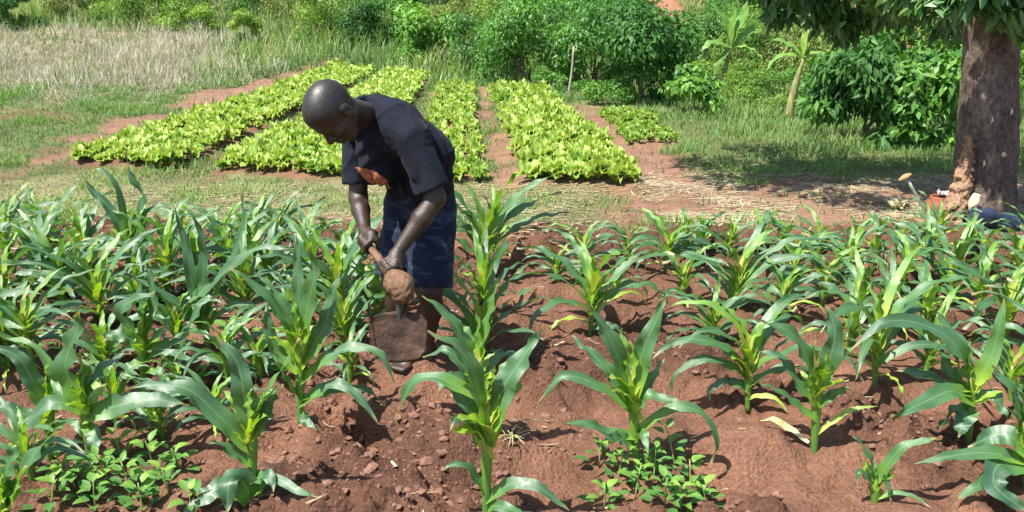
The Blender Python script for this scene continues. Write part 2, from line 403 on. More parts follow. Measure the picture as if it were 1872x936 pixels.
# clods of hoed soil: nobody could count them
def build_clods():
    t = (1 + 5 ** 0.5) / 2
    ico = np.array([(-1, t, 0), (1, t, 0), (-1, -t, 0), (1, -t, 0), (0, -1, t), (0, 1, t), (0, -1, -t), (0, 1, -t), (t, 0, -1), (t, 0, 1), (-t, 0, -1), (-t, 0, 1)]) / 1.9
    icf = np.array([(0, 11, 5), (0, 5, 1), (0, 1, 7), (0, 7, 10), (0, 10, 11), (1, 5, 9), (5, 11, 4), (11, 10, 2), (10, 7, 6), (7, 1, 8), (3, 9, 4), (3, 4, 2), (3, 2, 6), (3, 6, 8), (3, 8, 9), (4, 9, 5), (2, 4, 11), (6, 2, 10), (8, 6, 7), (9, 8, 1)])
    n = 14500
    y = 1.95 + (6.9 - 1.95) * rng.random(n) ** 1.25
    x = (rng.random(n) * 2 - 1) * (0.75 * y + 0.3)
    dis = noise2(x * 1.1 + 40, y * 1.1) + 0.5 * noise2(x * 3, y * 3)
    near_pit = np.exp(-((x - PIT[0] - .05) ** 2 + (y - PIT[1]) ** 2) / 0.3) + fresh(x, y)
    keep = rng.random(n) < 0.06 + 0.85 * sstep(0.0, 0.6, dis) + near_pit
    x, y = x[keep], y[keep]; n = len(x)
    r = 0.005 + 0.017 * rng.random(n) ** 3.5 + 0.012 * (rng.random(n) < 0.03)
    z = height(x, y) + r * 0.05
    a = rng.random(n) * 6.283
    pts = ico[None] * (1 + 0.75 * (rng.random((n, 12, 1)) - 0.5)) * r[:, None, None] * np.stack([1 + .4 * rng.random(n), np.ones(n), .45 + .4 * rng.random(n)], -1)[:, None, :]
    ca, sa = np.cos(a)[:, None], np.sin(a)[:, None]
    V = np.stack([pts[..., 0] * ca - pts[..., 1] * sa + x[:, None], pts[..., 0] * sa + pts[..., 1] * ca + y[:, None], pts[..., 2] + z[:, None]], -1).reshape(-1, 3)
    F = (icf[None] + (np.arange(n) * 12)[:, None, None]).reshape(-1, 3)
    o = part("soil_clods", mesh("soil_clods", V, F, M['clod'], smooth=False))
    tag(o, "loose crumbly clods of red soil between the maize plants", "soil clods", kind="stuff")
build_clods()

# blades: grass, dry grass, straw
def blades(x, y, z, hgt, wid, lean, az, tint, bend=0.5):
    n = len(x)
    dx, dy = np.cos(az), np.sin(az)
    fx, fy = -dy, dx
    ts = [0, 0.55, 1.0]; ws = [1.0, 0.75, 0.08]
    V = np.zeros((n, 6, 3))
    for i, (t, w) in enumerate(zip(ts, ws)):
        off = lean * hgt * (t * (1 - bend) + t * t * bend)
        cx = x + dx * off; cy = y + dy * off
        cz = z + hgt * t * np.sqrt(np.clip(1 - (lean * t * 0.8) ** 2, 0.05, 1))
        for s in (0, 1):
            k = (s - 0.5) * wid * w
            V[:, i * 2 + s] = np.stack([cx + fx * k, cy + fy * k, cz], -1)
    F = np.array([(0, 1, 3, 2), (2, 3, 5, 4)])
    F = (F[None] + (np.arange(n) * 6)[:, None, None]).reshape(-1, 4)
    tv = np.repeat(tint[:, None], 6, 1) + np.array([-.15, -.15, 0, 0, .12, .12])
    return V.reshape(-1, 3), F, tv.ravel()
def scatter(n, x0, x1, y0, y1, ypow=1.0):
    y = y0 + (y1 - y0) * rng.random(n) ** ypow
    return x0 + (x1 - x0) * rng.random(n), y
def fan(n, y0, y1, k=0.68, pad=0.5, ypow=1.2, xmin=-99, xmax=99):
    y = y0 + (y1 - y0) * rng.random(n) ** ypow
    x = (rng.random(n) * 2 - 1) * (k * y + pad)
    m = (x > xmin) & (x < xmax)
    return x[m], y[m]
def make_grass():
    # short green turf and weeds
    x, y = fan(210000, 6.4, 24, 0.66, 0.4, 1.25)
    soil, dry, strip, fld, bed, pth, hs = zones(x, y)
    n = fbm(x * 0.9 + 3, y * 0.9, 3)
    far = sstep(9, 16, y)
    dens = (1 - soil) * (1 - 0.6 * dry) * (0.45 + 0.6 * sstep(-0.3, 0.3, n))
    dens = np.where(bed > 0.3, 0.0, dens) + 0.05 * (pth > .5)
    k = rng.random(len(x)) < dens
    x, y, n, far, strip = x[k], y[k], n[k], far[k], strip[k]
    right = sstep(1.5, 3.5, x) * sstep(8.3, 9.5, y)
    h = (0.030 + 0.045 * rng.random(len(x))) * (1 + 0.9 * sstep(0, .5, n)) * (1 + 0.8 * right + 0.4 * far) * (1 - 0.35 * strip)
    w = 0.004 + 0.00075 * y * (0.5 + rng.random(len(x)))
    tint = 0.42 + 0.3 * (rng.random(len(x)) - 0.5) + 0.25 * n + 0.38 * strip * rng.random(len(x)) + 0.12 * right - 0.1 * far
    V, F, t = blades(x, y, height(x, y) - 0.005, h, w, 0.3 + 0.7 * rng.random(len(x)), rng.random(len(x)) * 6.283, tint)
    tag(part("grass", mesh("grass", V, F, M['grass'], tint=t)), "short green grass around the beds and under the tree", "grass", kind="stuff")
    # tall dry grass of the slope
    x, y = fan(190000, 14.0, 27, 0.70, 0.5, 1.15, xmax=-1.2)
    soil, dry, *_ = zones(x, y)
    k = rng.random(len(x)) < dry * (0.55 + 0.45 * sstep(-.4, .2, fbm(x * .7, y * .7, 3)))
    x, y = x[k], y[k]
    n = fbm(x * 0.6 + 8, y * 0.6, 3)
    h = (0.08 + 0.34 * rng.random(len(x)) ** 1.8) * (1 + 0.8 * n) * (0.55 + 0.45 * sstep(16, 18.5, y))
    tint = 0.60 + 0.6 * (rng.random(len(x)) - 0.5) + 0.55 * n
    V, F, t = blades(x, y, height(x, y) - 0.01, h, 0.007 + 0.011 * rng.random(len(x)), 0.2 + 0.9 * rng.random(len(x)), rng.random(len(x)) * 6.283, tint)
    tag(part("dry_grass", mesh("dry_grass", V, F, M['drygrass'], tint=t)), "tall pale dry grass on the slope beyond the beds", "dry grass", kind="stuff")
    # rank grass between the far shrubs
    x, y = fan(60000, 16.5, 44, 0.68, 1.0, 1.1)
    soil, dry, strip, fld, bed, pth, hs = zones(x, y)
    k = (rng.random(len(x)) < (1 - dry) * (1 - hs)) & (bed < .2) & (soil < .5)
    x, y = x[k], y[k]; n = fbm(x * 0.4, y * 0.4, 3)
    h = (0.2 + 0.35 * rng.random(len(x))) * (1 + 0.4 * n) * sstep(15.5, 19, y) + 0.05
    tint = 0.55 + 0.5 * (rng.random(len(x)) - 0.5) + 0.5 * n
    V, F, t = blades(x, y, height(x, y) - 0.01, h, 0.014 + 0.03 * rng.random(len(x)), 0.2 + 0.6 * rng.random(len(x)), rng.random(len(x)) * 6.283, tint)
    tag(part("rank_grass", mesh("rank_grass", V, F, M['grass'], tint=t)), "rank green grass growing up the hillside among the shrubs", "grass", kind="stuff")
    # straw litter on the trodden ground
    xs, ys = [], []
    x, y = scatter(13000, 1.3, 6.4, 6.4, 8.7); xs.append(x); ys.append(y)
    x, y = scatter(2200, -4.5, 1.6, 6.3, 8.2); xs.append(x); ys.append(y)
    x, y = fan(260, 2.2, 6.5); xs.append(x); ys.append(y); nf = len(x)
    x = np.concatenate(xs); y = np.concatenate(ys)
    d = sstep(-.5, .4, fbm(x * 1.3 + 2, y * 1.3, 3)); k = rng.random(len(x)) < d
    x, y = x[k], y[k]
    L = (0.05 + 0.24 * rng.random(len(x)) ** 2) * np.where(y < 6.2, 0.35, 1.0)
    V, F, t = blades(x, y, height(x, y) + 0.006, L, 0.004 + 0.006 * rng.random(len(x)), np.full(len(x), 0.0), rng.random(len(x)) * 6.283, 0.2 + 0.8 * rng.random(len(x)))
    # lay them down
    V = V.reshape(-1, 6, 3); az = rng.random(len(x)) * 6.283; az = np.where(rng.random(len(x)) < .6, az * .12 - .3, az)
    base = np.stack([x, y, height(x, y) + 0.006], -1)[:, None]
    q = V - base
    lz = q[..., 2] - L[:, None] / 2
    wd = (q[..., 0] * 0 + np.array([-.5, .5, -.5, .5, -.3, .3])) * (0.005 + 0.008 * rng.random(len(x)))[:, None]
    P = np.stack([np.cos(az)[:, None] * lz - np.sin(az)[:, None] * wd, np.sin(az)[:, None] * lz + np.cos(az)[:, None] * wd, 0.004 + 0.05 * rng.random((len(x), 1)) * np.abs(lz)], -1)
    V = P + base
    V[..., 2] = np.maximum(V[..., 2], height(V[..., 0], V[..., 1]) + 0.004)
    tag(part("straw_litter", mesh("straw_litter", V.reshape(-1, 3), F, M['straw'], tint=t)), "pale dry straw scattered over the trodden red ground", "straw", kind="stuff")
make_grass()
# ------------------------------------------------------------ shapes along a line
def curve(P, n):
    """smooth curve of n points through control points P"""
    P = np.asarray(P, float)
    if len(P) == 2: P = np.array([P[0], (P[0] + P[1]) / 2, P[1]])
    Q = np.vstack([2 * P[0] - P[1], P, 2 * P[-1] - P[-2]])
    seg = np.linalg.norm(np.diff(P, axis=0), axis=1); cum = np.concatenate([[0], np.cumsum(seg)])
    out = []
    for s in np.linspace(0, cum[-1], n):
        i = min(np.searchsorted(cum, s, side='right') - 1, len(P) - 2); t = (s - cum[i]) / (seg[i] + 1e-9)
        p0, p1, p2, p3 = Q[i:i + 4]
        out.append(0.5 * ((2 * p1) + (p2 - p0) * t + (2 * p0 - 5 * p1 + 4 * p2 - p3) * t * t + (3 * p1 - p0 - 3 * p2 + p3) * t ** 3))
    return np.array(out)
def tube(P, Rr, sides=8, n=None, cap=True, rough=0.0):
    P = curve(P, n) if n else np.asarray(P, float)
    Rr = np.interp(np.linspace(0, 1, len(P)), np.linspace(0, 1, len(Rr)), Rr) if len(Rr) != len(P) else np.asarray(Rr)
    T = np.gradient(P, axis=0); T /= np.linalg.norm(T, axis=1)[:, None] + 1e-9
    ref = np.array([1., 0, 0]) if abs(T[0][0]) < 0.8 else np.array([0, 1., 0])
    V = []
    a = np.linspace(0, 2 * np.pi, sides, endpoint=False)
    for i in range(len(P)):
        s = nrm(ref - T[i] * np.dot(ref, T[i])); b = np.cross(T[i], s)
        rr = Rr[i] * (1 + rough * (rng.random(sides) - 0.5))
        V.append(P[i] + (np.cos(a) * rr)[:, None] * s + (np.sin(a) * rr)[:, None] * b)
    V = np.vstack(V); m = len(P)
    F = [(i * sides + j, i * sides + (j + 1) % sides, (i + 1) * sides + (j + 1) % sides, (i + 1) * sides + j) for i in range(m - 1) for j in range(sides)]
    if cap:
        c0 = len(V); V = np.vstack([V, P[0], P[-1]])
        F += [(c0, (j + 1) % sides, j, c0) for j in range(0)]
        for j in range(0, sides, 2):
            F.append((c0, (j + 2) % sides, (j + 1) % sides, j)); e = (m - 1) * sides
            F.append((c0 + 1, e + j, e + (j + 1) % sides, e + (j + 2) % sides))
    return V, np.array(F)
ACROSS = np.array([-1, -0.5, 0, 0.5, 1.0])
def blade_leaf(P, width, face=None, k=0.0, fold=0.35, wave=0.10, n=17, base_w=0.55, peak=0.35, roll=0.0, tip_pow=2.0, freq=None, side0=None):
    """a strap leaf along control points P; k turns its upper face towards `face`"""
    P = curve(P, n)
    T = np.gradient(P, axis=0); T /= np.linalg.norm(T, axis=1)[:, None] + 1e-9
    twp, twf = rng.random() * 6.28, 3 + 5 * rng.random()
    if side0 is None:
        hd = (P[-1] - P[0]).copy(); hd[2] = 0
        if np.linalg.norm(hd) < 0.03: hd = np.array([1., 0.3, 0])
        side0 = nrm(np.cross(nrm(hd), [0, 0, 1]))
    t = np.linspace(0, 1, n)
    w = width * 0.5 * np.minimum(1, base_w + (1 - base_w) * t / peak) * np.clip(1 - t ** (tip_pow * 1.3), 0, 1) ** 0.9
    w = np.maximum(w, 0.0012)
    ph = rng.random() * 6.28; ph2 = rng.random() * 6.28
    fr = freq or (13 + 14 * rng.random())
    V = []; UV = []
    for i in range(n):
        s = nrm(side0 - T[i] * np.dot(side0, T[i])); Nn = np.cross(s, T[i])
        if face is not None and k:
            f = np.asarray(face) - T[i] * np.dot(face, T[i])
            if np.dot(f, Nn) < 0 and t[i] < 0.6: f = -f * 0.3 if False else f
            Nn = nrm((1 - k) * Nn + k * f); s = np.cross(T[i], Nn)
        r = roll * t[i] + 0.28 * t[i] * math.sin(twp + twf * t[i])
        s, Nn = s * math.cos(r) + Nn * math.sin(r), Nn * math.cos(r) - s * math.sin(r)
        fo = fold * (0.35 + 1.5 * math.exp(-5 * t[i]))
        for u in ACROSS:
            wv = wave * width * abs(u) ** 1.5 * (math.sin(fr * t[i] + (ph if u > 0 else ph2)) + .4 * math.sin(2.3 * fr * t[i] + ph2)) * min(1, t[i] * 4)
            V.append(P[i] + s * u * w[i] * (1 - 0.12 * fo * abs(u)) + Nn * (fo * abs(u) * w[i] + wv))
            UV.append(((u + 1) / 2, t[i]))
    V = V
    m = len(ACROSS)
    idx = np.arange(n * m).reshape(n, m)
    F = np.stack([idx[:-1, :-1], idx[:-1, 1:], idx[1:, 1:], idx[1:, :-1]], -1).reshape(-1, 4)
    return np.array(V), F, np.array(UV), np.repeat(t, m)

# ------------------------------------------------------------ maize
TOCAM = nrm([0, -0.88, 0.47])
def add_leaf(root, base, P, width, tint, k=0.4, mat=None, **kw):
    P = [np.asarray(p) - base for p in P]
    kw.setdefault('base_w', 0.8); kw.setdefault('peak', 0.28); kw.setdefault('wave', 0.17); width *= 1.03; kw.setdefault('fold', 0.30)
    V, F, uv, t = blade_leaf(P, width, face=TOCAM, k=k, **kw)
    tv = tint + 0.62 * np.clip(1 - t * 2.4, 0, 1) * (0.6 + tint) - 0.06 * t
    return part("leaf", mesh("leaf", V, F, mat or M['maize'], uv=uv, tint=np.clip(tv, 0, 0.97)), root)
def stalk(root, P, s):
    V, F = tube(P, [.014 * s, .0145 * s, .0165 * s, .020 * s, .021 * s, .017 * s, .009 * s], 9, 13)
    t = np.append(np.repeat(np.linspace(0, 1, 13), 9), [0, 1])
    uv = np.stack([np.full(len(V), .2), t], -1); f = (np.floor(t * 5) / 5 + t) / 2
    part("stalk", mesh("stalk", V, F, M['maize'], uv=uv, tint=.45 + .42 * f), root)
def hearts(root, base, lo, top, s, n=4):
    """young leaves still wrapped round the top of the stalk"""
    a = rng.random() * 6.28; ax = top - lo
    for i in range(n):
        a += math.pi + (rng.random() - .5) * 1.2
        d = np.array([math.cos(a), math.sin(a), 0]); f = .25 + .5 * i / n
        p0 = lo + ax * f + d * .008; L = s * (.20 + .10 * rng.random())
        add_leaf(root, base, [p0, p0 + np.array([0, 0, L * .5]) + d * .018 * s * 2, p0 + np.array([0, 0, L * .85]) + d * (.05 + .05 * rng.random()) * s * 1.6, p0 + np.array([0, 0, L]) + d * (.10 + .12 * rng.random()) * s], .075 * s * 1.5, .70 + .18 * rng.random(), k=.25, fold=.55, wave=.08)
def maize_traced(base_px, whorl_px, leaves, label, stalk_r=0.013, jit=0.0):
    """a plant standing at base_px; each leaf = (points in the photo, sideways depth of its tip in metres, width m, tint, turn)"""
    b = on_ground(*base_px); Y = b[1]
    base = b.copy()
    root = thing("maize_plant", base, label, "maize plant", "maize plants in the field")
    top = W(*whorl_px, Y + 0.02)
    stalk(root, [np.array([0, 0, -0.03]), (top - base) * 0.5, top - base], 1.0)
    hearts(root, base, base + (top - base) * .35, top, max(.35, min(.75, 1.6 * np.linalg.norm(top - base))), 4)
    for pts, dz, wd, tint, k in leaves:
        m = len(pts)
        P = [W(x, y, Y + dz * (i / (m - 1)) ** 1.3) for i, (x, y) in enumerate(pts)]
        # root the leaf on the stalk
        hh = np.clip((P[0][2] - base[2]) / max(top[2] - base[2], 1e-3), 0, 1)
        st = base + (top - base) * hh
        P[0] = st * 0.8 + P[0] * 0.2
        P = [P[0]] + [np.array([p[0], p[1], max(p[2], hz(p[0], p[1]) + 0.012)]) for p in P[1:]]
        add_leaf(root, base, P, wd, tint, k)
    return root
def maize_auto(px, py, h, label, seed, droop=1.0, spread=1.0, az0=None, lush=1.0):
    global rng
    keep = rng; rng = np.random.default_rng(seed + 1000)
    base = on_ground(px, py)
    root = thing("maize_plant", base, label, "maize plant", "maize plants in the field")
    sh = 0.46 * h
    lean = (rng.random(2) - 0.5) * 0.12 * h
    top = np.array([lean[0], lean[1], sh])
    stalk(root, [np.array([0, 0, -0.03]), top * 0.5, top], 0.9)
    hearts(root, np.zeros(3), top * .3, top, h, 3)
    nl = int((12 + rng.integers(0, 4)) * lush)
    az = rng.random() * 6.283 if az0 is None else az0
    for i in range(nl):
        f = i / (nl - 1)                      # 0 lowest .. 1 innermost
        az += math.pi + (rng.random() - 0.5) * 1.5
        z0 = sh * (0.12 + 0.86 * f ** 0.8)
        L = h * (0.50 + 0.50 * math.sin(math.pi * min(1, 0.12 + 0.80 * f))) * (0.85 + 0.3 * rng.random()) * (0.62 if f < .12 else 1) * (0.8 if f > .9 else 1)
        e0 = R(38 + 47 * f + 8 * (rng.random() - .5)); turn = R((118 - 62 * f + 30 * (rng.random() - .5)) * droop)
        p = top * (z0 / sh); P = [p]
        d = np.array([math.cos(az), math.sin(az), 0])
        m = 7; 
        for j in range(m):
            t = (j + 0.5) / m
            e = e0 - turn * t ** 1.5
            hx = math.cos(e) * spread
            p = p + (d * hx + np.array([0, 0, math.sin(e)])) * L / m
            g = base + p
            zz = hz(g[0], g[1]) - base[2] + 0.015
            if p[2] < zz: p = np.array([p[0], p[1], zz])
            P.append(p)
        wd = h * (0.054 + 0.042 * math.sin(math.pi * min(1, 0.15 + 0.75 * f))) * (0.85 + 0.35 * rng.random())
        tint = 0.05 + 0.28 * f + 0.12 * rng.random() + (0.28 if f > 0.8 else 0)
        if f < .17 and rng.random() < .3: tint = .9; wd *= .6
        add_leaf(root, np.zeros(3), P, wd, tint, k=0.15 + 0.35 * rng.random(), wave=0.14 + .09 * rng.random(), roll=(rng.random() - .5) * 1.2)
    rng = keep
    return root

HERO = []
def hero(*a): HERO.append(a)
hero((888, 944), (892, 735), [
  ([(890, 790), (868, 690), (842, 640), (783, 603)], -.05, .075, .30, .6),
  ([(894, 790), (922, 705), (955, 655), (990, 600)], .05, .095, .24, .75),
  ([(896, 770), (905, 715), (935, 665), (962, 640)], .12, .07, .42, .3),
  ([(890, 750), (885, 700), (880, 660)], .02, .05, .66, .4),
  ([(892, 745), (900, 700), (905, 672)], .0, .05, .74, .4),
  ([(886, 800), (850, 735), (820, 705), (785, 695)], .10, .062, .18, .5),
  ([(884, 830), (860, 780), (835, 765), (822, 790)], -.10, .055, .05, .3),
  ([(870, 730), (800, 690), (752, 702), (722, 772)], .05, .05, .30, .45),
  ([(886, 905), (862, 862), (840, 847), (806, 860)], -.05, .042, .22, .5),
  ([(891, 915), (930, 887), (980, 888), (1040, 934)], -.08, .05, .16, .6),
  ([(888, 938), (905, 925), (940, 933), (960, 950)], -.15, .045, .2, .6)],
  "tall maize plant rooted at the bottom edge, just below the hoe's blade to its side")
hero((869, 806), (871, 668), [
  ([(872, 680), (888, 600), (900, 550), (911, 508)], -.03, .058, .48, .6),
  ([(869, 680), (842, 610), (812, 570), (772, 540)], .0, .055, .30, .6),
  ([(870, 670), (858, 615), (838, 585)], .08, .05, .52, .4),
  ([(872, 660), (876, 615), (872, 570)], .0, .05, .58, .4),
  ([(872, 700), (905, 660), (935, 645), (955, 662)], .1, .05, .2, .4),
  ([(866, 705), (830, 650), (805, 640), (775, 655)], .05, .05, .18, .5),
  ([(868, 720), (845, 690), (820, 690), (800, 720)], -.1, .05, .12, .4)],
  "slim upright maize plant directly behind the tall one at the bottom edge")
hero((1166, 868), (1152, 668), [
  ([(1152, 735), (1128, 650), (1100, 590), (1060, 555)], -.03, .085, .28, .65),
  ([(1155, 725), (1176, 640), (1200, 585), (1216, 542)], .03, .088, .30, .75),
  ([(1150, 745), (1115, 680), (1075, 640), (1040, 612)], .10, .06, .22, .5),
  ([(1150, 755), (1108, 715), (1072, 695), (1025, 690), (982, 738)], .0, .055, .22, .5),
  ([(1152, 690), (1142, 640), (1136, 600)], .05, .045, .62, .4),
  ([(1154, 695), (1160, 655), (1150, 622)], .0, .045, .7, .4),
  ([(1160, 745), (1185, 700), (1215, 655)], .12, .05, .35, .3),
  ([(1160, 770), (1178, 722), (1210, 728), (1243, 732)], -.06, .06, .30, .5),
  ([(1162, 795), (1230, 745), (1285, 757), (1310, 800), (1300, 848)], -.04, .048, .26, .5),
  ([(1156, 800), (1110, 790), (1075, 775), (1028, 773)], -.05, .05, .2, .6),
  ([(1160, 815), (1130, 800), (1105, 802)], -.12, .06, .16, .7),
  ([(1164, 810), (1175, 790), (1185, 830)], -.12, .05, .4, .6)],
  "maize plant with a dense clump of broad-leaved seedlings around its foot")
hero((1489, 826), (1496, 672), [
  ([(1492, 720), (1472, 645), (1440, 605), (1382, 586)], -.03, .075, .26, .6),
  ([(1500, 705), (1522, 640), (1525, 595), (1508, 556)], .06, .09, .18, .8),
  ([(1494, 730), (1492, 670), (1488, 622)], -.02, .055, .74, .5),
  ([(1498, 730), (1508, 680), (1516, 640)], -.02, .05, .80, .4),
  ([(1502, 700), (1530, 655), (1565, 632)], .1, .045, .55, .3),
  ([(1490, 745), (1458, 700), (1430, 655), (1380, 640)], .08, .055, .18, .5),
  ([(1490, 770), (1455, 738), (1425, 715), (1388, 700)], -.02, .04, .24, .6),
  ([(1498, 745), (1525, 720), (1556, 708)], -.06, .05, .2, .6),
  ([(1492, 795), (1530, 765), (1560, 748), (1606, 742)], -.03, .026, .80, .5),
  ([(1490, 750), (1480, 710), (1483, 680)], -.08, .045, .62, .5)],
  "maize plant with glowing yellow-green heart standing alone on bare smooth soil")
hero((1772, 806), (1776, 690), [
  ([(1772, 720), (1752, 640), (1700, 598), (1620, 588), (1556, 640)], -.06, .085, .16, .6),
  ([(1782, 715), (1812, 650), (1828, 590), (1835, 545)], .05, .07, .42, .5),
  ([(1776, 710), (1765, 650), (1745, 610), (1712, 572)], .10, .07, .24, .5),
  ([(1778, 705), (1772, 660), (1776, 625)], .0, .06, .72, .5),
  ([(1772, 722), (1730, 705), (1690, 685), (1636, 678)], .06, .065, .16, .5),
  ([(1786, 735), (1740, 715), (1690, 735), (1628, 765)], -.16, .085, .20, .7),
  ([(1780, 735), (1815, 722), (1830, 745), (1845, 768)], -.10, .06, .2, .6),
  ([(1770, 750), (1760, 770), (1752, 800)], -.1, .085, .10, .6),
  ([(1770, 740), (1735, 760), (1712, 790)], .1, .07, .1, .4),
  ([(1772, 715), (1748, 700), (1716, 640), (1712, 620)], .12, .07, .28, .4)],
  "sprawling maize plant whose long arched leaf bends over a slimmer neighbour")
hero((1600, 918), (1600, 868), [
  ([(1600, 895), (1592, 845), (1578, 815), (1558, 796)], .03, .040, .26, .5),
  ([(1602, 895), (1625, 845), (1660, 812), (1722, 802)], -.03, .048, .34, .5),
  ([(1600, 900), (1585, 872), (1570, 862), (1566, 888)], -.04, .035, .18, .6),
  ([(1602, 905), (1618, 865), (1624, 890), (1626, 932)], -.05, .03, .3, .5),
  ([(1600, 895), (1598, 860), (1600, 842)], .02, .03, .4, .4),
  ([(1602, 912), (1640, 900), (1680, 912), (1700, 936)], -.08, .022, .3, .6)],
  "stunted maize seedling with few narrow leaves on bare soil", )
hero((1880, 905), (1872, 770), [
  ([(1868, 845), (1810, 828), (1750, 832), (1672, 848)], -.03, .060, .24, .6),
  ([(1866, 850), (1835, 858), (1800, 880), (1745, 914)], -.10, .06, .36, .6),
  ([(1872, 830), (1850, 800), (1820, 795), (1770, 818)], .08, .09, .18, .7),
  ([(1860, 850), (1825, 850), (1820, 890), (1880, 950)], -.15, .11, .06, .7),
  ([(1870, 800), (1862, 740), (1840, 700), (1812, 668)], .05, .07, .2, .6),
  ([(1874, 790), (1872, 735), (1858, 690)], -.02, .08, .5, .5),
  ([(1878, 800), (1900, 740), (1930, 700)], .05, .08, .3, .4),
  ([(1878, 830), (1920, 800), (1970, 830)], -.05, .07, .25, .5)],
  "broad-leaved maize plant cut off by the frame, a dark leaf drooping low beside it")
hero((548, 772), (548, 600), [
  ([(545, 650), (510, 570), (470, 525), (418, 488)], -.02, .058, .32, .5),
  ([(548, 640), (530, 580), (500, 530), (465, 495)], .06, .05, .38, .4),
  ([(548, 640), (562, 560), (575, 500), (568, 446)], -.04, .085, .34, .8),
  ([(548, 620), (546, 530), (541, 428)], .08, .062, .26, .6),
  ([(555, 670), (592, 600), (606, 545), (622, 498)], .08, .085, .26, .7),
  ([(550, 615), (580, 560), (592, 540)], .02, .055, .68, .4),
  ([(548, 610), (540, 570), (536, 545)], .0, .05, .7, .4),
  ([(560, 700), (605, 650), (655, 634), (700, 652), (722, 702)], -.06, .058, .22, .6),
  ([(556, 740), (610, 702), (655, 725), (692, 775)], -.10, .058, .18, .6),
  ([(556, 730), (620, 712), (670, 712), (705, 745)], .05, .045, .2, .4),
  ([(542, 680), (505, 640), (490, 590), (488, 555)], .06, .07, .26, .5),
  ([(542, 730), (515, 680), (502, 640)], -.08, .05, .30, .5),
  ([(545, 750), (562, 775), (582, 808)], -.08, .045, .16, .6)],
  "leafy many-bladed maize plant standing beside the freshly hoed trench")
hero((462, 912), (460, 742), [
  ([(458, 800), (445, 715), (432, 660), (392, 612)], .04, .090, .16, .85),
  ([(462, 790), (488, 715), (515, 675), (547, 618)], -.04, .040, .42, .3),
  ([(456, 820), (410, 770), (350, 715), (290, 703), (232, 712)], -.03, .080, .18, .6),
  ([(464, 800), (488, 750), (502, 715), (518, 706)], .06, .08, .2, .5),
  ([(460, 790), (455, 750), (458, 710)], .0, .055, .72, .5),
  ([(462, 800), (468, 760), (480, 722)], .0, .055, .66, .4),
  ([(456, 850), (430, 828), (405, 812), (384, 808)], -.04, .05, .26, .5),
  ([(458, 905), (410, 890), (380, 905), (330, 948)], -.10, .085, .18, .7),
  ([(464, 905), (500, 875), (540, 895), (585, 945)], -.12, .045, .22, .6),
  ([(462, 910), (440, 880), (420, 880), (415, 940)], -.15, .10, .14, .8),
  ([(466, 880), (490, 870), (500, 900)], -.1, .06, .12, .5)],
  "maize plant with one thin dark spear leaf rising beside a wide shiny blade")
hero((165, 850), (152, 712), [
  ([(150, 745), (172, 690), (205, 660), (238, 645)], .04, .065, .08, .5),
  ([(146, 740), (120, 670), (138, 610), (148, 566)], -.04, .115, .24, .85),
  ([(154, 740), (158, 690), (170, 640)], .05, .07, .5, .5),
  ([(150, 735), (146, 690), (150, 640)], .0, .06, .76, .5),
  ([(152, 755), (100, 735), (55, 770), (22, 815)], -.10, .070, .20, .6),
  ([(156, 765), (220, 740), (280, 730), (345, 742)], .02, .095, .18, .7),
  ([(158, 780), (172, 800), (165, 875)], -.12, .06, .24, .6),
  ([(152, 760), (115, 720), (92, 690)], .1, .06, .4, .4)],
  "maize plant with a very broad shiny upright blade in its heart, weeds below")
hero((88, 840), (92, 716), [
  ([(90, 760), (62, 700), (30, 650), (-25, 632)], -.02, .085, .18, .6),
  ([(92, 755), (98, 690), (60, 630), (4, 618)], .10, .042, .46, .4),
  ([(92, 745), (105, 690), (122, 640), (130, 600)], .06, .06, .36, .5),
  ([(94, 750), (84, 700), (86, 660)], .0, .05, .68, .5),
  ([(90, 780), (40, 755), (0, 745), (-40, 765)], -.05, .06, .16, .6),
  ([(94, 790), (130, 770), (150, 800)], -.1, .05, .3, .5)],
  "maize plant beside the very broad shiny blade, a wavy leaf leaving the frame")
hero((8, 985), (6, 880), [
  ([(8, 940), (38, 870), (75, 815), (114, 785)], -.02, .075, .26, .6),
  ([(6, 930), (10, 870), (32, 808)], .03, .085, .3, .7),
  ([(6, 925), (-5, 860), (-30, 800)], .03, .07, .35, .5),
  ([(8, 940), (28, 900), (45, 850)], -.05, .06, .62, .5),
  ([(6, 935), (4, 890), (0, 850)], -.02, .06, .7, .5)],
  "maize plant at the bottom corner with only its bright upper leaves in the frame")
hero((262, 716), (262, 600), [
  ([(262, 640), (230, 615), (200, 612), (188, 625)], -.05, .08, .22, .6),
  ([(264, 630), (232, 590), (225, 560), (285, 532)], -.06, .085, .2, .7),
  ([(264, 620), (262, 560), (246, 500)], .03, .07, .34, .6),
  ([(264, 620), (280, 560), (272, 480)], .06, .06, .22, .5),
  ([(266, 640), (300, 600), (320, 560)], .0, .06, .4, .5),
  ([(264, 610), (262, 580), (266, 548)], .0, .05, .8, .5),
  ([(262, 660), (240, 670), (215, 705)], -.1, .06, .3, .5),
  ([(266, 660), (310, 640), (345, 660), (380, 650)], -.05, .05, .16, .5),
  ([(264, 680), (290, 680), (320, 720)], -.1, .05, .3, .5),
  ([(266, 640), (330, 620), (365, 560), (400, 540)], .1, .06, .18, .5)],
  "maize plant with slender yellow-green heart and a broad pale blade folded over towards it")
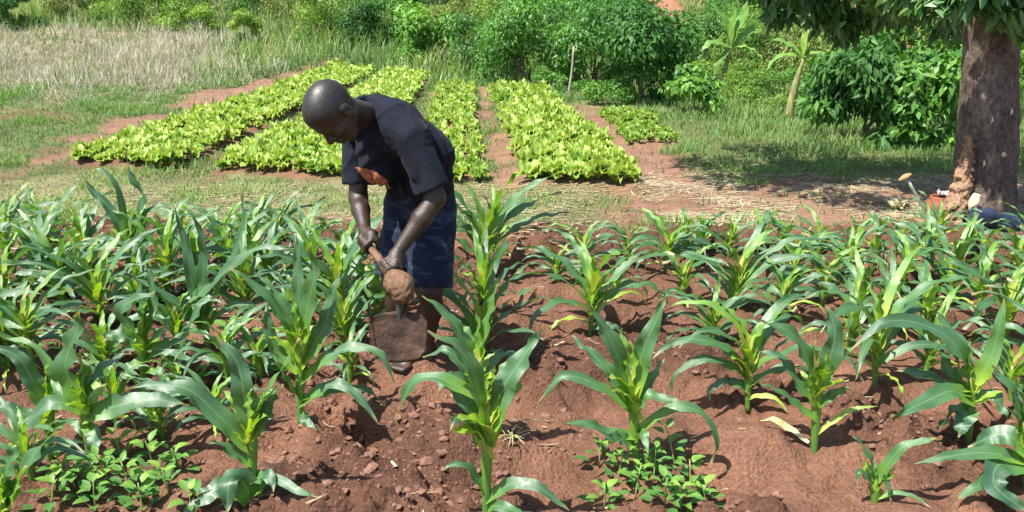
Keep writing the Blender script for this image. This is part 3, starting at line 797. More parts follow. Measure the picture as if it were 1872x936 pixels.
hero((380, 640), (372, 560), [
  ([(372, 590), (352, 520), (340, 450), (318, 375)], .04, .062, .16, .7),
  ([(374, 590), (372, 520), (370, 440), (352, 392)], -.03, .075, .14, .85),
  ([(374, 585), (410, 500), (440, 430), (446, 340)], .05, .055, .2, .5),
  ([(376, 600), (350, 560), (400, 505), (470, 455), (540, 455)], -.05, .065, .2, .6),
  ([(374, 580), (380, 540), (386, 510)], .0, .05, .74, .5),
  ([(374, 600), (330, 560), (290, 530), (240, 505)], -.05, .05, .2, .5),
  ([(376, 600), (420, 560), (460, 560), (490, 600)], .0, .055, .2, .5),
  ([(374, 610), (350, 590), (330, 630)], -.08, .05, .3, .5)],
  "tall maize plant with stiff silvery upright blades left of the bent worker")
hero((232, 520), (236, 430), [
  ([(236, 440), (262, 360), (238, 320), (232, 275)], .0, .075, .12, .6),
  ([(236, 445), (200, 380), (170, 350), (150, 318)], .02, .07, .14, .8),
  ([(236, 450), (215, 345), (185, 310), (170, 312)], .05, .05, .2, .5),
  ([(238, 450), (260, 400), (290, 375), (325, 388)], .0, .06, .2, .6),
  ([(236, 445), (240, 400), (246, 370)], .0, .05, .6, .5),
  ([(236, 470), (200, 440), (160, 450), (130, 490)], -.05, .055, .2, .5),
  ([(238, 470), (280, 440), (310, 455), (340, 500)], -.05, .055, .2, .5),
  ([(236, 480), (220, 460), (190, 480)], -.08, .05, .3, .5)],
  "tallest maize plant of the rearmost row, one dark leaf standing up against the pale beds")
for a in HERO: maize_traced(*a)

ROWNAME = ["rearmost", "second rearmost", "middle", "fourth", "fifth", "front"]
AUTO = [  # photo foot of each plant (px, py), height m, droop
 (28, 500, .58, .8), (105, 478, .52, .9), (150, 515, .56, .9), (318, 505, .52, 1.0), (410, 485, .50, 1.0), (470, 505, .55, .9), (560, 490, .50, 1.0), (640, 520, .52, .9),
 (22, 600, .60, .7), (120, 575, .58, .9), (190, 610, .56, .9), (305, 560, .58, .9), (455, 580, .56, .9), (620, 590, .60, .75), (655, 560, .46, 1.0),
 (60, 668, .50, .9), (420, 700, .40, 1.1), (625, 650, .52, .8), (330, 650, .42, 1.1),
 (878, 512, .72, .55), (905, 470, .50, .9), (885, 595, .58, .65), (880, 668, .50, .6),
 (1078, 615, .66, .95), (1062, 505, .55, 1.05), (1020, 520, .40, 1.1),
 (1215, 500, .58, 1.05), (1275, 490, .52, 1.0), (1335, 575, .62, .75), (1368, 742, .62, 1.12), (1385, 480, .56, 1.1), (1300, 640, .44, 1.1),
 (1455, 505, .52, 1.1), (1490, 480, .50, 1.1), (1545, 520, .56, 1.0), (1600, 490, .52, 1.1), (1600, 700, .66, 1.0), (1640, 540, .50, 1.1),
 (1690, 505, .55, 1.0), (1735, 560, .62, .7), (1712, 455, .50, .8), (1790, 500, .52, 1.0), (1850, 520, .56, 1.0), (1835, 640, .66, .8), (1905, 600, .6, .9), (1560, 600, .5, 1.0),
 (1420, 590, .45, 1.0), (1680, 620, .5, 1.0), (-40, 560, .6, .9), (-60, 700, .6, .9), (1930, 720, .6, .9), (1960, 520, .6, .9),
 (80, 540, .55, .85), (255, 600, .5, .9), (360, 540, .5, .9), (500, 545, .5, .9), (580, 540, .55, .85), (540, 600, .4, 1.0), (20, 700, .5, .9), (330, 740, .34, 1.1), (690, 590, .45, .9), (180, 560, .5, 1.0), (430, 520, .5, .8), (270, 470, .45, .9),
 (215, 780, .36, 1.1), (300, 800, .30, 1.2), (395, 790, .30, 1.2), (60, 880, .34, 1.0), (640, 700, .3, 1.2), (480, 700, .34, 1.1), (200, 700, .4, 1.0),
 (1250, 468, .45, 1.0), (1330, 470, .45, 1.0), (1430, 468, .45, 1.0), (1560, 470, .45, 1.0), (1650, 472, .45, 1.0), (1770, 468, .45, 1.0), (1870, 462, .45, 1.0), (1500, 560, .5, 1.0), (1625, 610, .5, .95), (1790, 585, .5, .9), (1445, 540, .5, 1.0), (1150, 480, .4, 1.0), (1120, 555, .36, 1.0), (1250, 560, .45, 1.0), (1545, 650, .42, .95), (1690, 690, .45, .95), (1850, 740, .45, .95),
 (700, 520, .42, 1.0), (345, 455, .42, 1.0), (515, 455, .42, 1.0), (70, 440, .40, 1.0),
]
ORD = ["first", "second", "third", "fourth", "fifth", "sixth", "seventh", "eighth", "ninth", "tenth", "eleventh", "twelfth", "thirteenth", "fourteenth", "fifteenth", "sixteenth", "seventeenth", "eighteenth", "nineteenth", "twentieth"] + ["twenty-" + w for w in ("first", "second", "third", "fourth", "fifth", "sixth", "seventh", "eighth", "ninth")] + ["thirtieth"] + ["thirty-" + w for w in ("first", "second", "third", "fourth", "fifth", "sixth", "seventh", "eighth", "ninth")] + ["fortieth"] + ["forty-" + w for w in ("first", "second", "third", "fourth", "fifth", "sixth", "seventh", "eighth", "ninth")] + ["fiftieth"] * 60
def rowof(py):
    for i, lim in enumerate((530, 585, 655, 760, 1200)):
        if py < lim: return i
RN = ["rearmost row", "second row from the back", "middle row", "second row from the front", "front row"]
SPECIAL = {(878, 512): "tall bushy maize plant standing close behind the worker's shorts",
 (1078, 615): "bushy maize plant with drooping leaf tips alone between the two halves of the field",
 (1368, 742): "maize plant with tired drooping leaves behind the yellowed leaf lying on soil",
 (885, 595): "dark green maize plant in line behind the hoe blade, next to bare furrow",
 (880, 668): "small maize plant squeezed between two taller ones in line with the worker",
 (1600, 700): "maize plant with ragged blue-green leaves, a bright whorl behind it",
 (1735, 560): "upright maize plant with pale yellow-green whorl ahead of the tree trunk",
 (1712, 455): "maize plant with a single broad dark leaf just in front of the pot",
 (700, 520): "small maize plant half hidden by the worker's hands"}
blocks = {}
for a in AUTO:
    if (a[0], a[1]) in SPECIAL: continue
    side = "worker's half" if a[0] < 760 else "tree's half"
    blocks.setdefault((rowof(a[1]), side), []).append(a)
for (r, side), lst in blocks.items():
    lst.sort()
    for i, a in enumerate(lst):
        SPECIAL[(a[0], a[1])] = "knee-high maize plant, %s from left in the %s, %s" % (ORD[i], RN[r], side)
for i, (px, py, h, dr) in enumerate(AUTO):
    maize_auto(px, py, h * (.80 if px > 960 and py < 540 else .94 if px > 960 else 1), SPECIAL[(px, py)], i * 7 + 3, dr * (1.25 if px > 960 else 1.08), lush=.95 if px > 960 else 1.1)

# a yellowed maize leaf lying on the soil
b = on_ground(1440, 800)
V, F, uv, t = blade_leaf([on_ground(1476, 822) - b + [0, 0, .03], on_ground(1440, 798) - b + [0, 0, .04], on_ground(1412, 786) - b + [0, 0, .05], on_ground(1384, 780) - b + [0, 0, .03]], 0.035, TOCAM, 0.4)
tag(part("fallen_leaf", mesh("fallen_leaf", V, F, M['dryleaf'], uv=uv), loc=b), "yellowed withered maize leaf lying on the soil", "leaf")

b = on_ground(970, 775)
V, F = tube([on_ground(928, 776) - b + [0, 0, .012], on_ground(965, 774) - b + [0, 0, .02], on_ground(1006, 775) - b + [0, 0, .012]], [.004, .005, .003], 6, 8, rough=.3)
tag(part("twig", mesh("twig", V, F, M['wood']), loc=b), "thin dark twig lying on bare soil between two front maize plants", "twig")
b = on_ground(935, 800); tf = thing("root_tuft", b, "tuft of pale dry rootlets on the soil beside the tall front maize", "roots")
for i in range(14):
    q = rng.random() * 6.28; L = .05 + .05 * rng.random(); o = np.array([.04 * (rng.random() - .5), .03 * (rng.random() - .5), .005])
    V, F = tube([o, o + np.array([math.cos(q) * L * .5, math.sin(q) * L * .5, .03 * rng.random() + .008]), o + np.array([math.cos(q) * L, math.sin(q) * L, .006])], [.0022, .0018, .001], 4, 5)
    part("rootlet", mesh("rootlet", V, F, M['dryleaf']), tf)

# ------------------------------------------------------------ broad-leaved seedlings
def oval_leaf(L, Wd, fold=0.25, droop=0.2):
    ts = [0, .2, .45, .7, .9, 1.0]; ws = [.12, .75, 1.0, .75, .35, .02]
    V = []
    for t, w in zip(ts, ws):
        for u in (-1, 0, 1): V.append((t * L, u * w * Wd / 2, abs(u) * w * Wd * fold - droop * L * t * t))
    idx = np.arange(18).reshape(6, 3)
    F = np.stack([idx[:-1, :-1], idx[:-1, 1:], idx[1:, 1:], idx[1:, :-1]], -1).reshape(-1, 4)
    return np.array(V), F
SEEDL = []
for i in range(4):
    V, F = oval_leaf(1.0, 0.52 + .06 * i, 0.18, 0.15 + 0.12 * i)
    SEEDL.append((V, F))
seed_leaf_me = [mesh("leaf", V, F, M['seedling'], tint=np.full(len(V), 0.25 + 0.2 * i)) for i, (V, F) in enumerate(SEEDL)]
def seedling(px, py, h, n, label, L=0.055):
    L *= .85; n = int(n * 1.3)
    b = on_ground(px, py)
    root = thing("seedling", b, label, "weed", "broad-leaved seedlings among the maize")
    ln = (rng.random(2) - .5) * 0.5 * h
    P = [np.array([0, 0, -.01]), np.array([ln[0] * .4, ln[1] * .4, h * .5]), np.array([ln[0], ln[1], h])]
    V, F = tube(P, [.004, .003, .002], 5, 4)
    part("stem", mesh("stem", V, F, M['stalk']), root)
    a = rng.random() * 6.28
    for i in range(n):
        f = (i + 0.5) / n
        a += 2.4 + .8 * (rng.random() - .5)
        o = part("leaf", seed_leaf_me[min(3, int(f * 2.6 + rng.random() * 1.3))], root)
        p = P[0] * (1 - f) ** 2 + 2 * P[1] * f * (1 - f) + P[2] * f * f
        s = L * (1.15 - 0.45 * f) * (0.8 + 0.5 * rng.random())
        pet = 0.6 * s * (1 - f * .5)
        o.location = (p[0] + math.cos(a) * pet, p[1] + math.sin(a) * pet, p[2] + pet * .3)
        o.rotation_euler = (0.3 * (rng.random() - .5), R(-18 - 30 * f + 25 * (rng.random() - .5)), a)
        o.scale = (s, s * (.9 + .2 * rng.random()), s)
SD = [(1095, 850, .10, 9), (1128, 885, .12, 11), (1160, 915, .13, 12), (1195, 880, .12, 12), (1235, 860, .17, 12), (1262, 905, .13, 13), (1215, 925, .12, 12), (1290, 925, .09, 9), (1105, 930, .09, 9), (1178, 860, .10, 10), (1245, 935, .1, 11),
      (240, 905, .12, 13), (285, 870, .16, 11), (200, 880, .12, 12), (310, 905, .12, 12), (262, 940, .11, 12), (330, 860, .10, 9), (175, 930, .12, 12), (120, 870, .10, 9), (225, 850, .11, 11), (350, 935, .09, 9), (95, 925, .10, 10), (140, 900, .11, 10),
      (150, 545, .12, 9), (210, 565, .12, 10), (330, 585, .12, 10), (420, 620, .10, 9), (480, 640, .10, 9), (60, 610, .10, 9), (350, 700, .09, 8), (200, 660, .10, 9), (440, 560, .12, 10), (650, 610, .1, 9), (520, 690, .08, 7), (280, 560, .12, 10), (110, 640, .1, 9), (390, 560, .12, 9)]
for i, (px, py, h, n) in enumerate(SD):
    if px > 1000: lb = "low broad-leaved seedling, %s from left in the clump at a maize foot" % ORD[sorted(s[0] for s in SD if s[0] > 1000).index(px)]
    elif py > 800: lb = "broad-leaved seedling, %s from left in the weedy patch at the bottom" % ORD[sorted(s[0] for s in SD if s[0] < 1000 and s[1] > 800).index(px)]
    else: lb = "small broad-leaved weed, %s from left, growing among dense maize rows" % ORD[sorted(s[0] for s in SD if s[1] < 800).index(px)]
    seedling(px, py, h * (1.15 if py > 800 else 1), n, lb, .062 if px > 1000 else .070 if py > 800 else .09)

# ------------------------------------------------------------ leafy vegetable beds
def lettuce_geo(seed):
    r = np.random.default_rng(seed)
    Vs, Fs, Ts = [], [], []; off = 0
    n = 17
    for i in range(n):
        f = i / (n - 1)
        a = i * 2.4 + r.random() * 0.9
        L = (0.112 - 0.036 * f) * (0.6 + .7 * r.random()); wd = L * (0.55 + 0.25 * r.random())
        e0 = R(42 + 42 * f); tn = R(70 - 20 * f) * (0.6 + .6 * r.random())
        m = 4; p = np.array([0, 0, 0.015 + 0.03 * f]); P = [p]
        d = np.array([math.cos(a), math.sin(a), 0])
        for j in range(m):
            e = e0 - tn * ((j + .5) / m) ** 1.3
            p = p + (d * math.cos(e) + np.array([0, 0, math.sin(e)])) * L / m; P.append(p)
        s = np.array([-d[1], d[0], 0])
        ws = np.array([.2, .7, 1.0, .9, .35]) * wd / 2
        V = []
        ph = r.random() * 6
        for j in range(m + 1):
            for u in (-1, 0, 1):
                V.append(P[j] + s * u * ws[j] + np.array([0, 0, abs(u) * ws[j] * 0.30 + 0.024 * math.sin(ph + j * 2.3 + u * 2) * abs(u)]))
        idx = np.arange((m + 1) * 3).reshape(m + 1, 3)
        F = np.stack([idx[:-1, :-1], idx[:-1, 1:], idx[1:, 1:], idx[1:, :-1]], -1).reshape(-1, 4)
        Vs.append(np.array(V)); Fs.append(F + off); off += len(V)
        tt = 0.42 + 0.35 * f + 0.28 * r.random()
        Ts.append(np.repeat(np.linspace(tt - .15, tt + .15, m + 1), 3))
    return np.vstack(Vs), np.vstack(Fs), np.concatenate(Ts)
LG = [lettuce_geo(50 + i) for i in range(7)]
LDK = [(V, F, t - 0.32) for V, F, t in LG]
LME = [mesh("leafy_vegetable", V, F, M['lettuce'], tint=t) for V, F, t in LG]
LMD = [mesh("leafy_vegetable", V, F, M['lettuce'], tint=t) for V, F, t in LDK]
BEDLAB = {'A': "pale green leafy vegetable, %s across in %s row of the bed along the bank",
          'B': "pale green leafy vegetable, %s across in %s row of the bed below worker's face",
          'C': "leafy vegetable, %s across in %s row of the narrow bed behind worker's back",
          'D': "bright leafy vegetable, %s across in %s row of the bed beyond the red path",
          'E': "darker leafy vegetable, %s across in %s row of the short bed before the shrubs"}
def build_beds():
    spots = []
    for k, q in BEDS.items():
        nl, nr, fr, fl = [p[:2] for p in q]
        Ln = (np.linalg.norm(fl - nl) + np.linalg.norm(fr - nr)) / 2
        sp = 0.14 if k == 'E' else 0.172; rows = int(Ln / sp); 
        for i in range(rows):
            f = (i + 0.5) / rows
            a = nl + (fl - nl) * f; b = nr + (fr - nr) * f
            wdt = np.linalg.norm(b - a); c = max(3, int(round(wdt / sp)))
            for j in range(c):
                g = (j + 0.5) / c
                p = a + (b - a) * g + (rng.random(2) - .5) * 0.10
                if rng.random() < 0.03: continue
                spots.append((p[1], p[0], k, f, i, j))
    spots.sort()
    rest = {}
    for n, (y, x, k, f, ri, ci) in enumerate(spots):
        z = hz(x, y); v = rng.integers(0, 7); a = rng.random() * 6.28
        s = (0.95 + 0.6 * rng.random()) * (0.95 if k in 'AB' else 1.0) * (0.85 if k == 'C' else .62 if k == 'E' else 1.05)
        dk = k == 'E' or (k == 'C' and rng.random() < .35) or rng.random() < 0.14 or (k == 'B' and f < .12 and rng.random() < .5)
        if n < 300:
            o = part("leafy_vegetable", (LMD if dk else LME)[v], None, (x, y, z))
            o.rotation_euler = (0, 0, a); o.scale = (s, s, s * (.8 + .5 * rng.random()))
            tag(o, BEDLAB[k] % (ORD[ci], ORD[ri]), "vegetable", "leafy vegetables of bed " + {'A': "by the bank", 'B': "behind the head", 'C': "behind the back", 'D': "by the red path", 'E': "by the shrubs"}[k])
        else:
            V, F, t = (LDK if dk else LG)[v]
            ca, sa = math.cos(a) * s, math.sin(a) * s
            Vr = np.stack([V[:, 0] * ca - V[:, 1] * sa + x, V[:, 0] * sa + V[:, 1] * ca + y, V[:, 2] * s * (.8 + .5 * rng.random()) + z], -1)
            rest.setdefault('all', []).append((Vr, F, t))
    for k, l in rest.items():
        off = 0; Fs = []
        for V, F, t in l: Fs.append(F + off); off += len(V)
        tag(part("leafy_vegetables", mesh("leafy_vegetables", np.vstack([q[0] for q in l]), np.vstack(Fs), M['lettuce'], tint=np.concatenate([q[2] for q in l]))),
            "pale green leafy vegetables filling the far ends of the beds", "vegetables", kind="stuff")
build_beds()
# ------------------------------------------------------------ shrubs and trees
def leaf_cloud(n, centres, radii, size, aspect=0.45, up=0.5, droop=0.3, tint=0.5, seedr=None, lite=False):
    """n folded leaf faces spread through clumps; radii (k,3)"""
    r = seedr or rng
    k = len(centres)
    vol = np.prod(radii, axis=1) ** 0.67; pick = r.choice(k, n, p=vol / vol.sum())
    d = r.normal(size=(n, 3)); d /= np.linalg.norm(d, axis=1)[:, None]
    rad = r.random(n) ** 0.42
    P = centres[pick] + d * rad[:, None] * radii[pick]
    nn = d * (1 - up) + np.array([0, 0, up]) + 0.45 * r.normal(size=(n, 3)); nn /= np.linalg.norm(nn, axis=1)[:, None]
    ax = d + 0.8 * r.normal(size=(n, 3)) - np.array([0, 0, droop * 2])
    ax -= nn * np.sum(ax * nn, axis=1)[:, None]; ax /= np.linalg.norm(ax, axis=1)[:, None] + 1e-9
    sd = np.cross(nn, ax)
    L = size * (0.6 + 0.8 * r.random(n)); w = L * aspect
    if lite:
        V = np.zeros((n, 4, 3)); dn = np.array([0, 0, 1.])
        V[:, 0] = P - ax * (L * .4)[:, None]; V[:, 2] = P + ax * (L * .6)[:, None] - dn * (droop * L * .4)[:, None]
        V[:, 1] = P - sd * (w * .55)[:, None] + nn * (w * .12)[:, None]; V[:, 3] = P + sd * (w * .55)[:, None] + nn * (w * .12)[:, None]
        F = np.arange(n * 4).reshape(n, 4)
        ct = r.random(k)[pick]
        return V.reshape(-1, 3), F, np.repeat(tint + 0.35 * (ct - .5) + 0.4 * (r.random(n) - .5), 4), P
    V = np.zeros((n, 6, 3))
    for i, (t, wv) in enumerate(((0.02, .12), (.45, 1.0), (1.0, .06))):
        c = P + ax * (L * (t - .4))[:, None] - np.array([0, 0, 1]) * (droop * L * t * t * .5)[:, None]
        V[:, i * 2] = c - sd * (w * wv / 2)[:, None]; V[:, i * 2 + 1] = c + sd * (w * wv / 2)[:, None]
    F = np.array([(0, 1, 3, 2), (2, 3, 5, 4)])
    F = (F[None] + (np.arange(n) * 6)[:, None, None]).reshape(-1, 4)
    ct = r.random(k)[pick]
    tv = tint + 0.4 * (ct - .5) + 0.4 * (r.random(n) - .5)
    return V.reshape(-1, 3), F, np.repeat(tv, 6), P
def crown_clumps(r, w, d, h, base, k, csize=0.34):
    """clump centres filling an uneven dome"""
    C = []; Rd = []
    for i in range(k):
        a = r.random() * 6.283; e = r.random() ** 0.7
        rr = (0.35 + 0.65 * r.random() ** .6)
        x = math.cos(a) * rr * w / 2 * (1 - 0.35 * e ** 2); y = math.sin(a) * rr * d / 2 * (1 - 0.35 * e ** 2)
        z = base + (h - base) * e * (1 - 0.25 * rr ** 2)
        s = csize * (0.6 + 0.8 * r.random()) * min(w, h)*0.75
        C.append((x, y, z)); Rd.append((s, s, s * (.6 + .5 * r.random())))
    return np.array(C), np.array(Rd)
def shrub(name, px, Y, w, h, mat, label, size=0.11, n=1500, base=0.12, aspect=.45, k=12, up=.5, droop=.3, seed=0, tint=.5, cat="shrub", group="shrubs beyond the beds", stems=3, cs=.34, dz=0):
    r = np.random.default_rng(seed + 11)
    x = (px - 936) / FPX * (Y * CP + (CAM_H - .7) * SP)
    b = np.array([x, Y, hz(x, Y) - 0.02 + dz])
    root = thing(name, b, label, cat, group)
    C, Rd = crown_clumps(r, w, w * .85, h, base * h, k, cs)
    lite = Y > 13.9
    fz, fn = (.62, 2.3) if lite else (.75, 1.7)
    V, F, t, P = leaf_cloud(int(n * fn), C, Rd, size * fz, aspect, up, droop, tint, r, lite)
    V[:, 2] = np.maximum(V[:, 2], 0.01)
    part("crown", mesh("crown", V, F, M[mat], tint=np.clip(t, 0, 1)), root)
    for i in range(stems):
        c = C[r.integers(0, k)]
        V, F = tube([(0.05 * (r.random() - .5) * w, 0.03 * i, -.03), (c[0] * .35, c[1] * .35, c[2] * .5), c], [.03 * h * .5 + .006, .02 * h * .4 + .004, .004], 6, 6)
        part("stem", mesh("stem", V, F, M['wood']), root)
    return root
S = shrub
# right-hand thicket
S("shrub", 1585, 10.7, 1.15, 1.42, 'leaf_dark', "dense dark shrub with long hanging leaves between banana plant and trunk", .17, 3000, .02, .34, 20, .35, .5, 1)
S("shrub", 1690, 10.5, 1.15, 1.2, 'leaf_mid', "lighter green shrub with broad leaves next to the big trunk", .15, 2100, .02, .5, 14, .45, .4, 2, .6)
S("shrub", 1665, 12.6, 1.6, 2.0, 'leaf_mid', "tall green shrub rearing behind the dark drooping one", .15, 2200, .15, .42, 14, .45, .4, 3, .5)
S("shrub", 1740, 13.5, 1.8, 2.1, 'leaf_light', "light green shrub peering out beside the trunk's upper half", .14, 1500, .15, .45, 12, .45, .4, 4, .4)
S("shrub", 1905, 12.0, 1.6, 1.6, 'leaf_light', "light green shrub showing past the far side of the trunk", .14, 1200, .1, .45, 10, .45, .4, 5, .5)
S("shrub", 1275, 13.2, 1.05, .8, 'leaf_mid', "low bright shrub with glossy leaves before the dark thicket", .14, 1000, .08, .45, 9, .45, .3, 6, .7)
S("shrub", 1180, 14.6, 1.6, 1.75, 'leaf_dark', "big dark rounded shrub with large leaves near the pale stake", .17, 2800, .06, .45, 16, .4, .45, 7, .45)
S("shrub", 1082, 17.3, 1.6, 1.95, 'leaf_mid', "upright green shrub directly behind the pale stake", .14, 2200, .06, .45, 13, .45, .4, 8, .45)
S("shrub", 960, 17.6, 1.9, 1.7, 'leaf_mid', "spreading green shrub at the far end of the bright bed", .14, 2400, .05, .42, 14, .45, .4, 9, .5)
S("shrub", 872, 19.5, 1.5, 1.5, 'leaf_mid', "green shrub at the head of the bare red path", .13, 1500, .05, .42, 11, .45, .4, 10, .42)
S("shrub", 780, 20.5, 1.5, 1.45, 'leaf_mid', "bright large-leaved shrub behind the middle beds", .17, 1500, .05, .5, 12, .45, .35, 11, .72)
S("shrub", 655, 22.5, 1.1, 1.15, 'leaf_dark', "small dark shrub above the bent worker's neck", .14, 1200, .05, .45, 9, .4, .4, 12, .4)
S("shrub", 590, 23.5, 1.7, 1.5, 'leaf_light', "yellow-green shrub up the slope above the worker's head", .13, 1500, .05, .42, 11, .5, .3, 13, .5)
S("shrub", 448, 22.6, 0.75, 0.95, 'leaf_light', "single yellow-green bush at the edge of dry grass", .12, 1000, .03, .42, 9, .5, .3, 14, .6)
S("shrub", 290, 25.6, 3.6, 1.35, 'leaf_light', "wide light green thicket above the dry grass slope", .15, 3200, .02, .42, 18, .5, .3, 15, .45)
S("shrub", 28, 25.3, 1.6, 1.1, 'leaf_dark', "dark green bush in the top corner above the dry grass", .15, 1800, .02, .45, 12, .4, .4, 16, .5)
S("shrub", 125, 27.0, 2.4, 1.1, 'leaf_olive', "olive bush behind the dry grass beside the dark corner bush", .14, 1500, .02, .42, 11, .5, .3, 17, .5)
S("shrub", 530, 26.5, 2.4, 1.7, 'leaf_olive', "dusty olive shrub high on the slope behind the single bush", .14, 1900, .02, .42, 13, .5, .3, 18, .55)
S("shrub", 730, 26.0, 2.2, 1.7, 'leaf_dark', "dark thicket at the top edge above the middle beds", .15, 2200, .02, .45, 13, .4, .4, 19, .45)
S("shrub", 870, 25.0, 2.0, 1.5, 'leaf_olive', "olive bush at the top edge above the red path", .14, 1500, .02, .42, 11, .5, .3, 20, .5)
S("shrub", 975, 23.5, 2.3, 1.6, 'leaf_mid', "green shrub up the slope behind the spreading one", .15, 2000, .02, .42, 13, .45, .35, 21, .55)
S("shrub", 1100, 22.0, 2.2, 2.1, 'leaf_dark', "tall dark shrub crowding the top edge above the pale stake", .16, 2200, .02, .45, 13, .4, .4, 22, .5)
S("shrub", 1290, 21.5, 1.8, 1.5, 'leaf_mid', "green shrub beside the red earth track on the hill", .14, 1600, .02, .45, 11, .45, .35, 23, .45)
S("shrub", 1395, 18.2, 2.2, 1.6, 'leaf_light', "pale feathery shrub between the two banana plants", .12, 1800, .02, .3, 13, .5, .3, 24, .45)
S("shrub", 1480, 18.5, 1.9, 1.6, 'leaf_olive', "olive shrub behind the leaning banana plant", .13, 1700, .02, .4, 12, .5, .3, 25, .4)
S("shrub", 1360, 26.0, 2.4, 1.9, 'leaf_dark', "dark shrub up the hill between track and overhanging branches", .15, 1800, .02, .45, 12, .4, .4, 26, .45)
S("shrub", 1560, 20.0, 2.2, 2.0, 'leaf_mid', "green shrub glimpsed under the overhanging branches", .15, 1700, .02, .42, 12, .45, .35, 27, .5)
S("shrub", 1228, 16.5, 0.9, .95, 'leaf_mid', "mid-green shrub tucked between dark round shrub and banana plant", .14, 1200, .04, .42, 10, .45, .35, 28, .5)
S("shrub", 1320, 17.5, 1.6, .8, 'leaf_light', "low pale shrub behind the taller banana plant", .11, 1300, .02, .3, 10, .5, .2, 29, .4)
S("shrub", 1430, 15.0, 1.5, .55, 'leaf_mid', "low grey-green undergrowth behind the leaning banana stem", .10, 1200, .02, .3, 10, .5, .2, 30, .55)
S("shrub", 1010, 19.0, 1.7, 1.7, 'leaf_mid', "fresh green shrub between the spreading one and the stake", .14, 1900, .02, .42, 12, .45, .35, 31, .55)
S("shrub", 920, 21.5, 1.6, 1.3, 'leaf_light', "yellow-green shrub beyond the red path's head", .13, 1400, .02, .42, 11, .5, .3, 32, .45)
S("shrub", 700, 23.0, 1.7, 1.2, 'leaf_mid', "mid-green shrub beyond the middle beds beside the small dark one", .14, 1500, .02, .42, 11, .45, .35, 33, .5)
S("shrub", 1130, 18.6, 1.5, 1.9, 'leaf_dark', "dark shrub rising behind the big rounded one", .16, 1700, .02, .45, 12, .4, .4, 34, .5)
S("shrub", 1440, 20.5, 2.2, 1.9, 'leaf_mid', "leafy shrub high behind the two banana plants", .15, 2000, .02, .42, 13, .45, .35, 35, .5)
S("shrub", 1550, 14.8, 1.2, 1.4, 'leaf_light', "light shrub between leaning banana and the dark drooping shrub", .13, 1400, .02, .42, 11, .5, .3, 36, .5)
S("shrub", 1340, 19.5, 1.6, 1.5, 'leaf_mid', "green shrub standing behind the taller banana plant", .14, 1500, .02, .42, 11, .45, .35, 37, .5)
S("shrub", 1500, 16.5, 1.5, 1.5, 'leaf_olive', "dull green shrub just behind the leaning banana's crown", .13, 1500, .02, .42, 11, .5, .3, 38, .5)
S("shrub", 1800, 15.5, 2.0, 2.2, 'leaf_mid', "tall shrub hidden mostly behind the big trunk", .15, 1600, .02, .42, 12, .45, .35, 39, .5)
S("shrub", 360, 24.0, 1.4, .8, 'leaf_light', "low light bush at the upper edge of the dry grass", .12, 1100, .02, .42, 10, .5, .3, 40, .5)
S("shrub", 820, 22.5, 1.3, 1.1, 'leaf_olive', "olive bush beside the bright large-leaved shrub", .13, 1200, .02, .42, 10, .5, .3, 41, .5)
S("shrub", 1110, 14.6, 1.3, .38, 'leaf_mid', "low leafy ground cover at the foot of the big rounded shrub", .09, 1100, .02, .45, 12, .55, .2, 42, .6, stems=1, cs=.5)
S("shrub", 1020, 16.0, 1.4, .42, 'leaf_mid', "low leafy ground cover beside the stake, nearer the bright bed", .09, 1100, .02, .45, 12, .55, .2, 43, .55, stems=1, cs=.5)
S("shrub", 1370, 14.6, 1.3, .62, 'leaf_light', "low grey-green bush between the two banana stems", .09, 1300, .02, .32, 12, .5, .2, 44, .35, stems=1, cs=.45)
S("shrub", 1400, 13.6, .9, .42, 'leaf_light', "small pale bush just beside the leaning banana's foot", .08, 900, .02, .32, 10, .5, .2, 45, .4, stems=1, cs=.45)
S("shrub", 1500, 13.3, .8, .7, 'leaf_mid', "small green bush on the far side of the leaning banana", .10, 900, .02, .42, 9, .45, .3, 46, .5, stems=1)
S("shrub", 1235, 18.6, 1.3, 1.35, 'leaf_mid', "green shrub below the red earth track", .13, 1300, .02, .42, 11, .45, .35, 47, .55)
# far hill
rr = np.random.default_rng(99)
FAR = [(-60, 30, 'leaf_mid', "far green bush past the top corner"), (190, 30, 'leaf_light', "far pale bush above the wide thicket"), (400, 28, 'leaf_mid', "far green bush above the single yellow-green bush"), (640, 29, 'leaf_light', "far pale bush above the small dark shrub"), (800, 30, 'leaf_mid', "far green bush beyond the large-leaved shrub"), (960, 29, 'leaf_dark', "far dark bush beyond the spreading shrub"), (1110, 29, 'leaf_mid', "far green bush left of the red earth track"), (1340, 31, 'leaf_light', "far pale bush right of the red earth track"), (1450, 27, 'leaf_mid', "far green bush behind the overhanging branches"), (1700, 26, 'leaf_dark', "far dark bush behind the trunk's top"), (1860, 27, 'leaf_mid', "far green bush beyond the trunk"), (280, 44, 'leaf_dark', "farthest dark bush above the dry slope"), (560, 46, 'leaf_mid', "farthest green bush above the olive shrub"), (900, 48, 'leaf_light', "farthest pale bush above the path")]
for i, (px, Y, m, lb) in enumerate(FAR):
    S("shrub", px, Y, 3.2 + rr.random(), 1.7 + rr.random() * .8, m, lb, .20, 1800, .02, .45, 13, .45, .35, 60 + i, .5, stems=2)

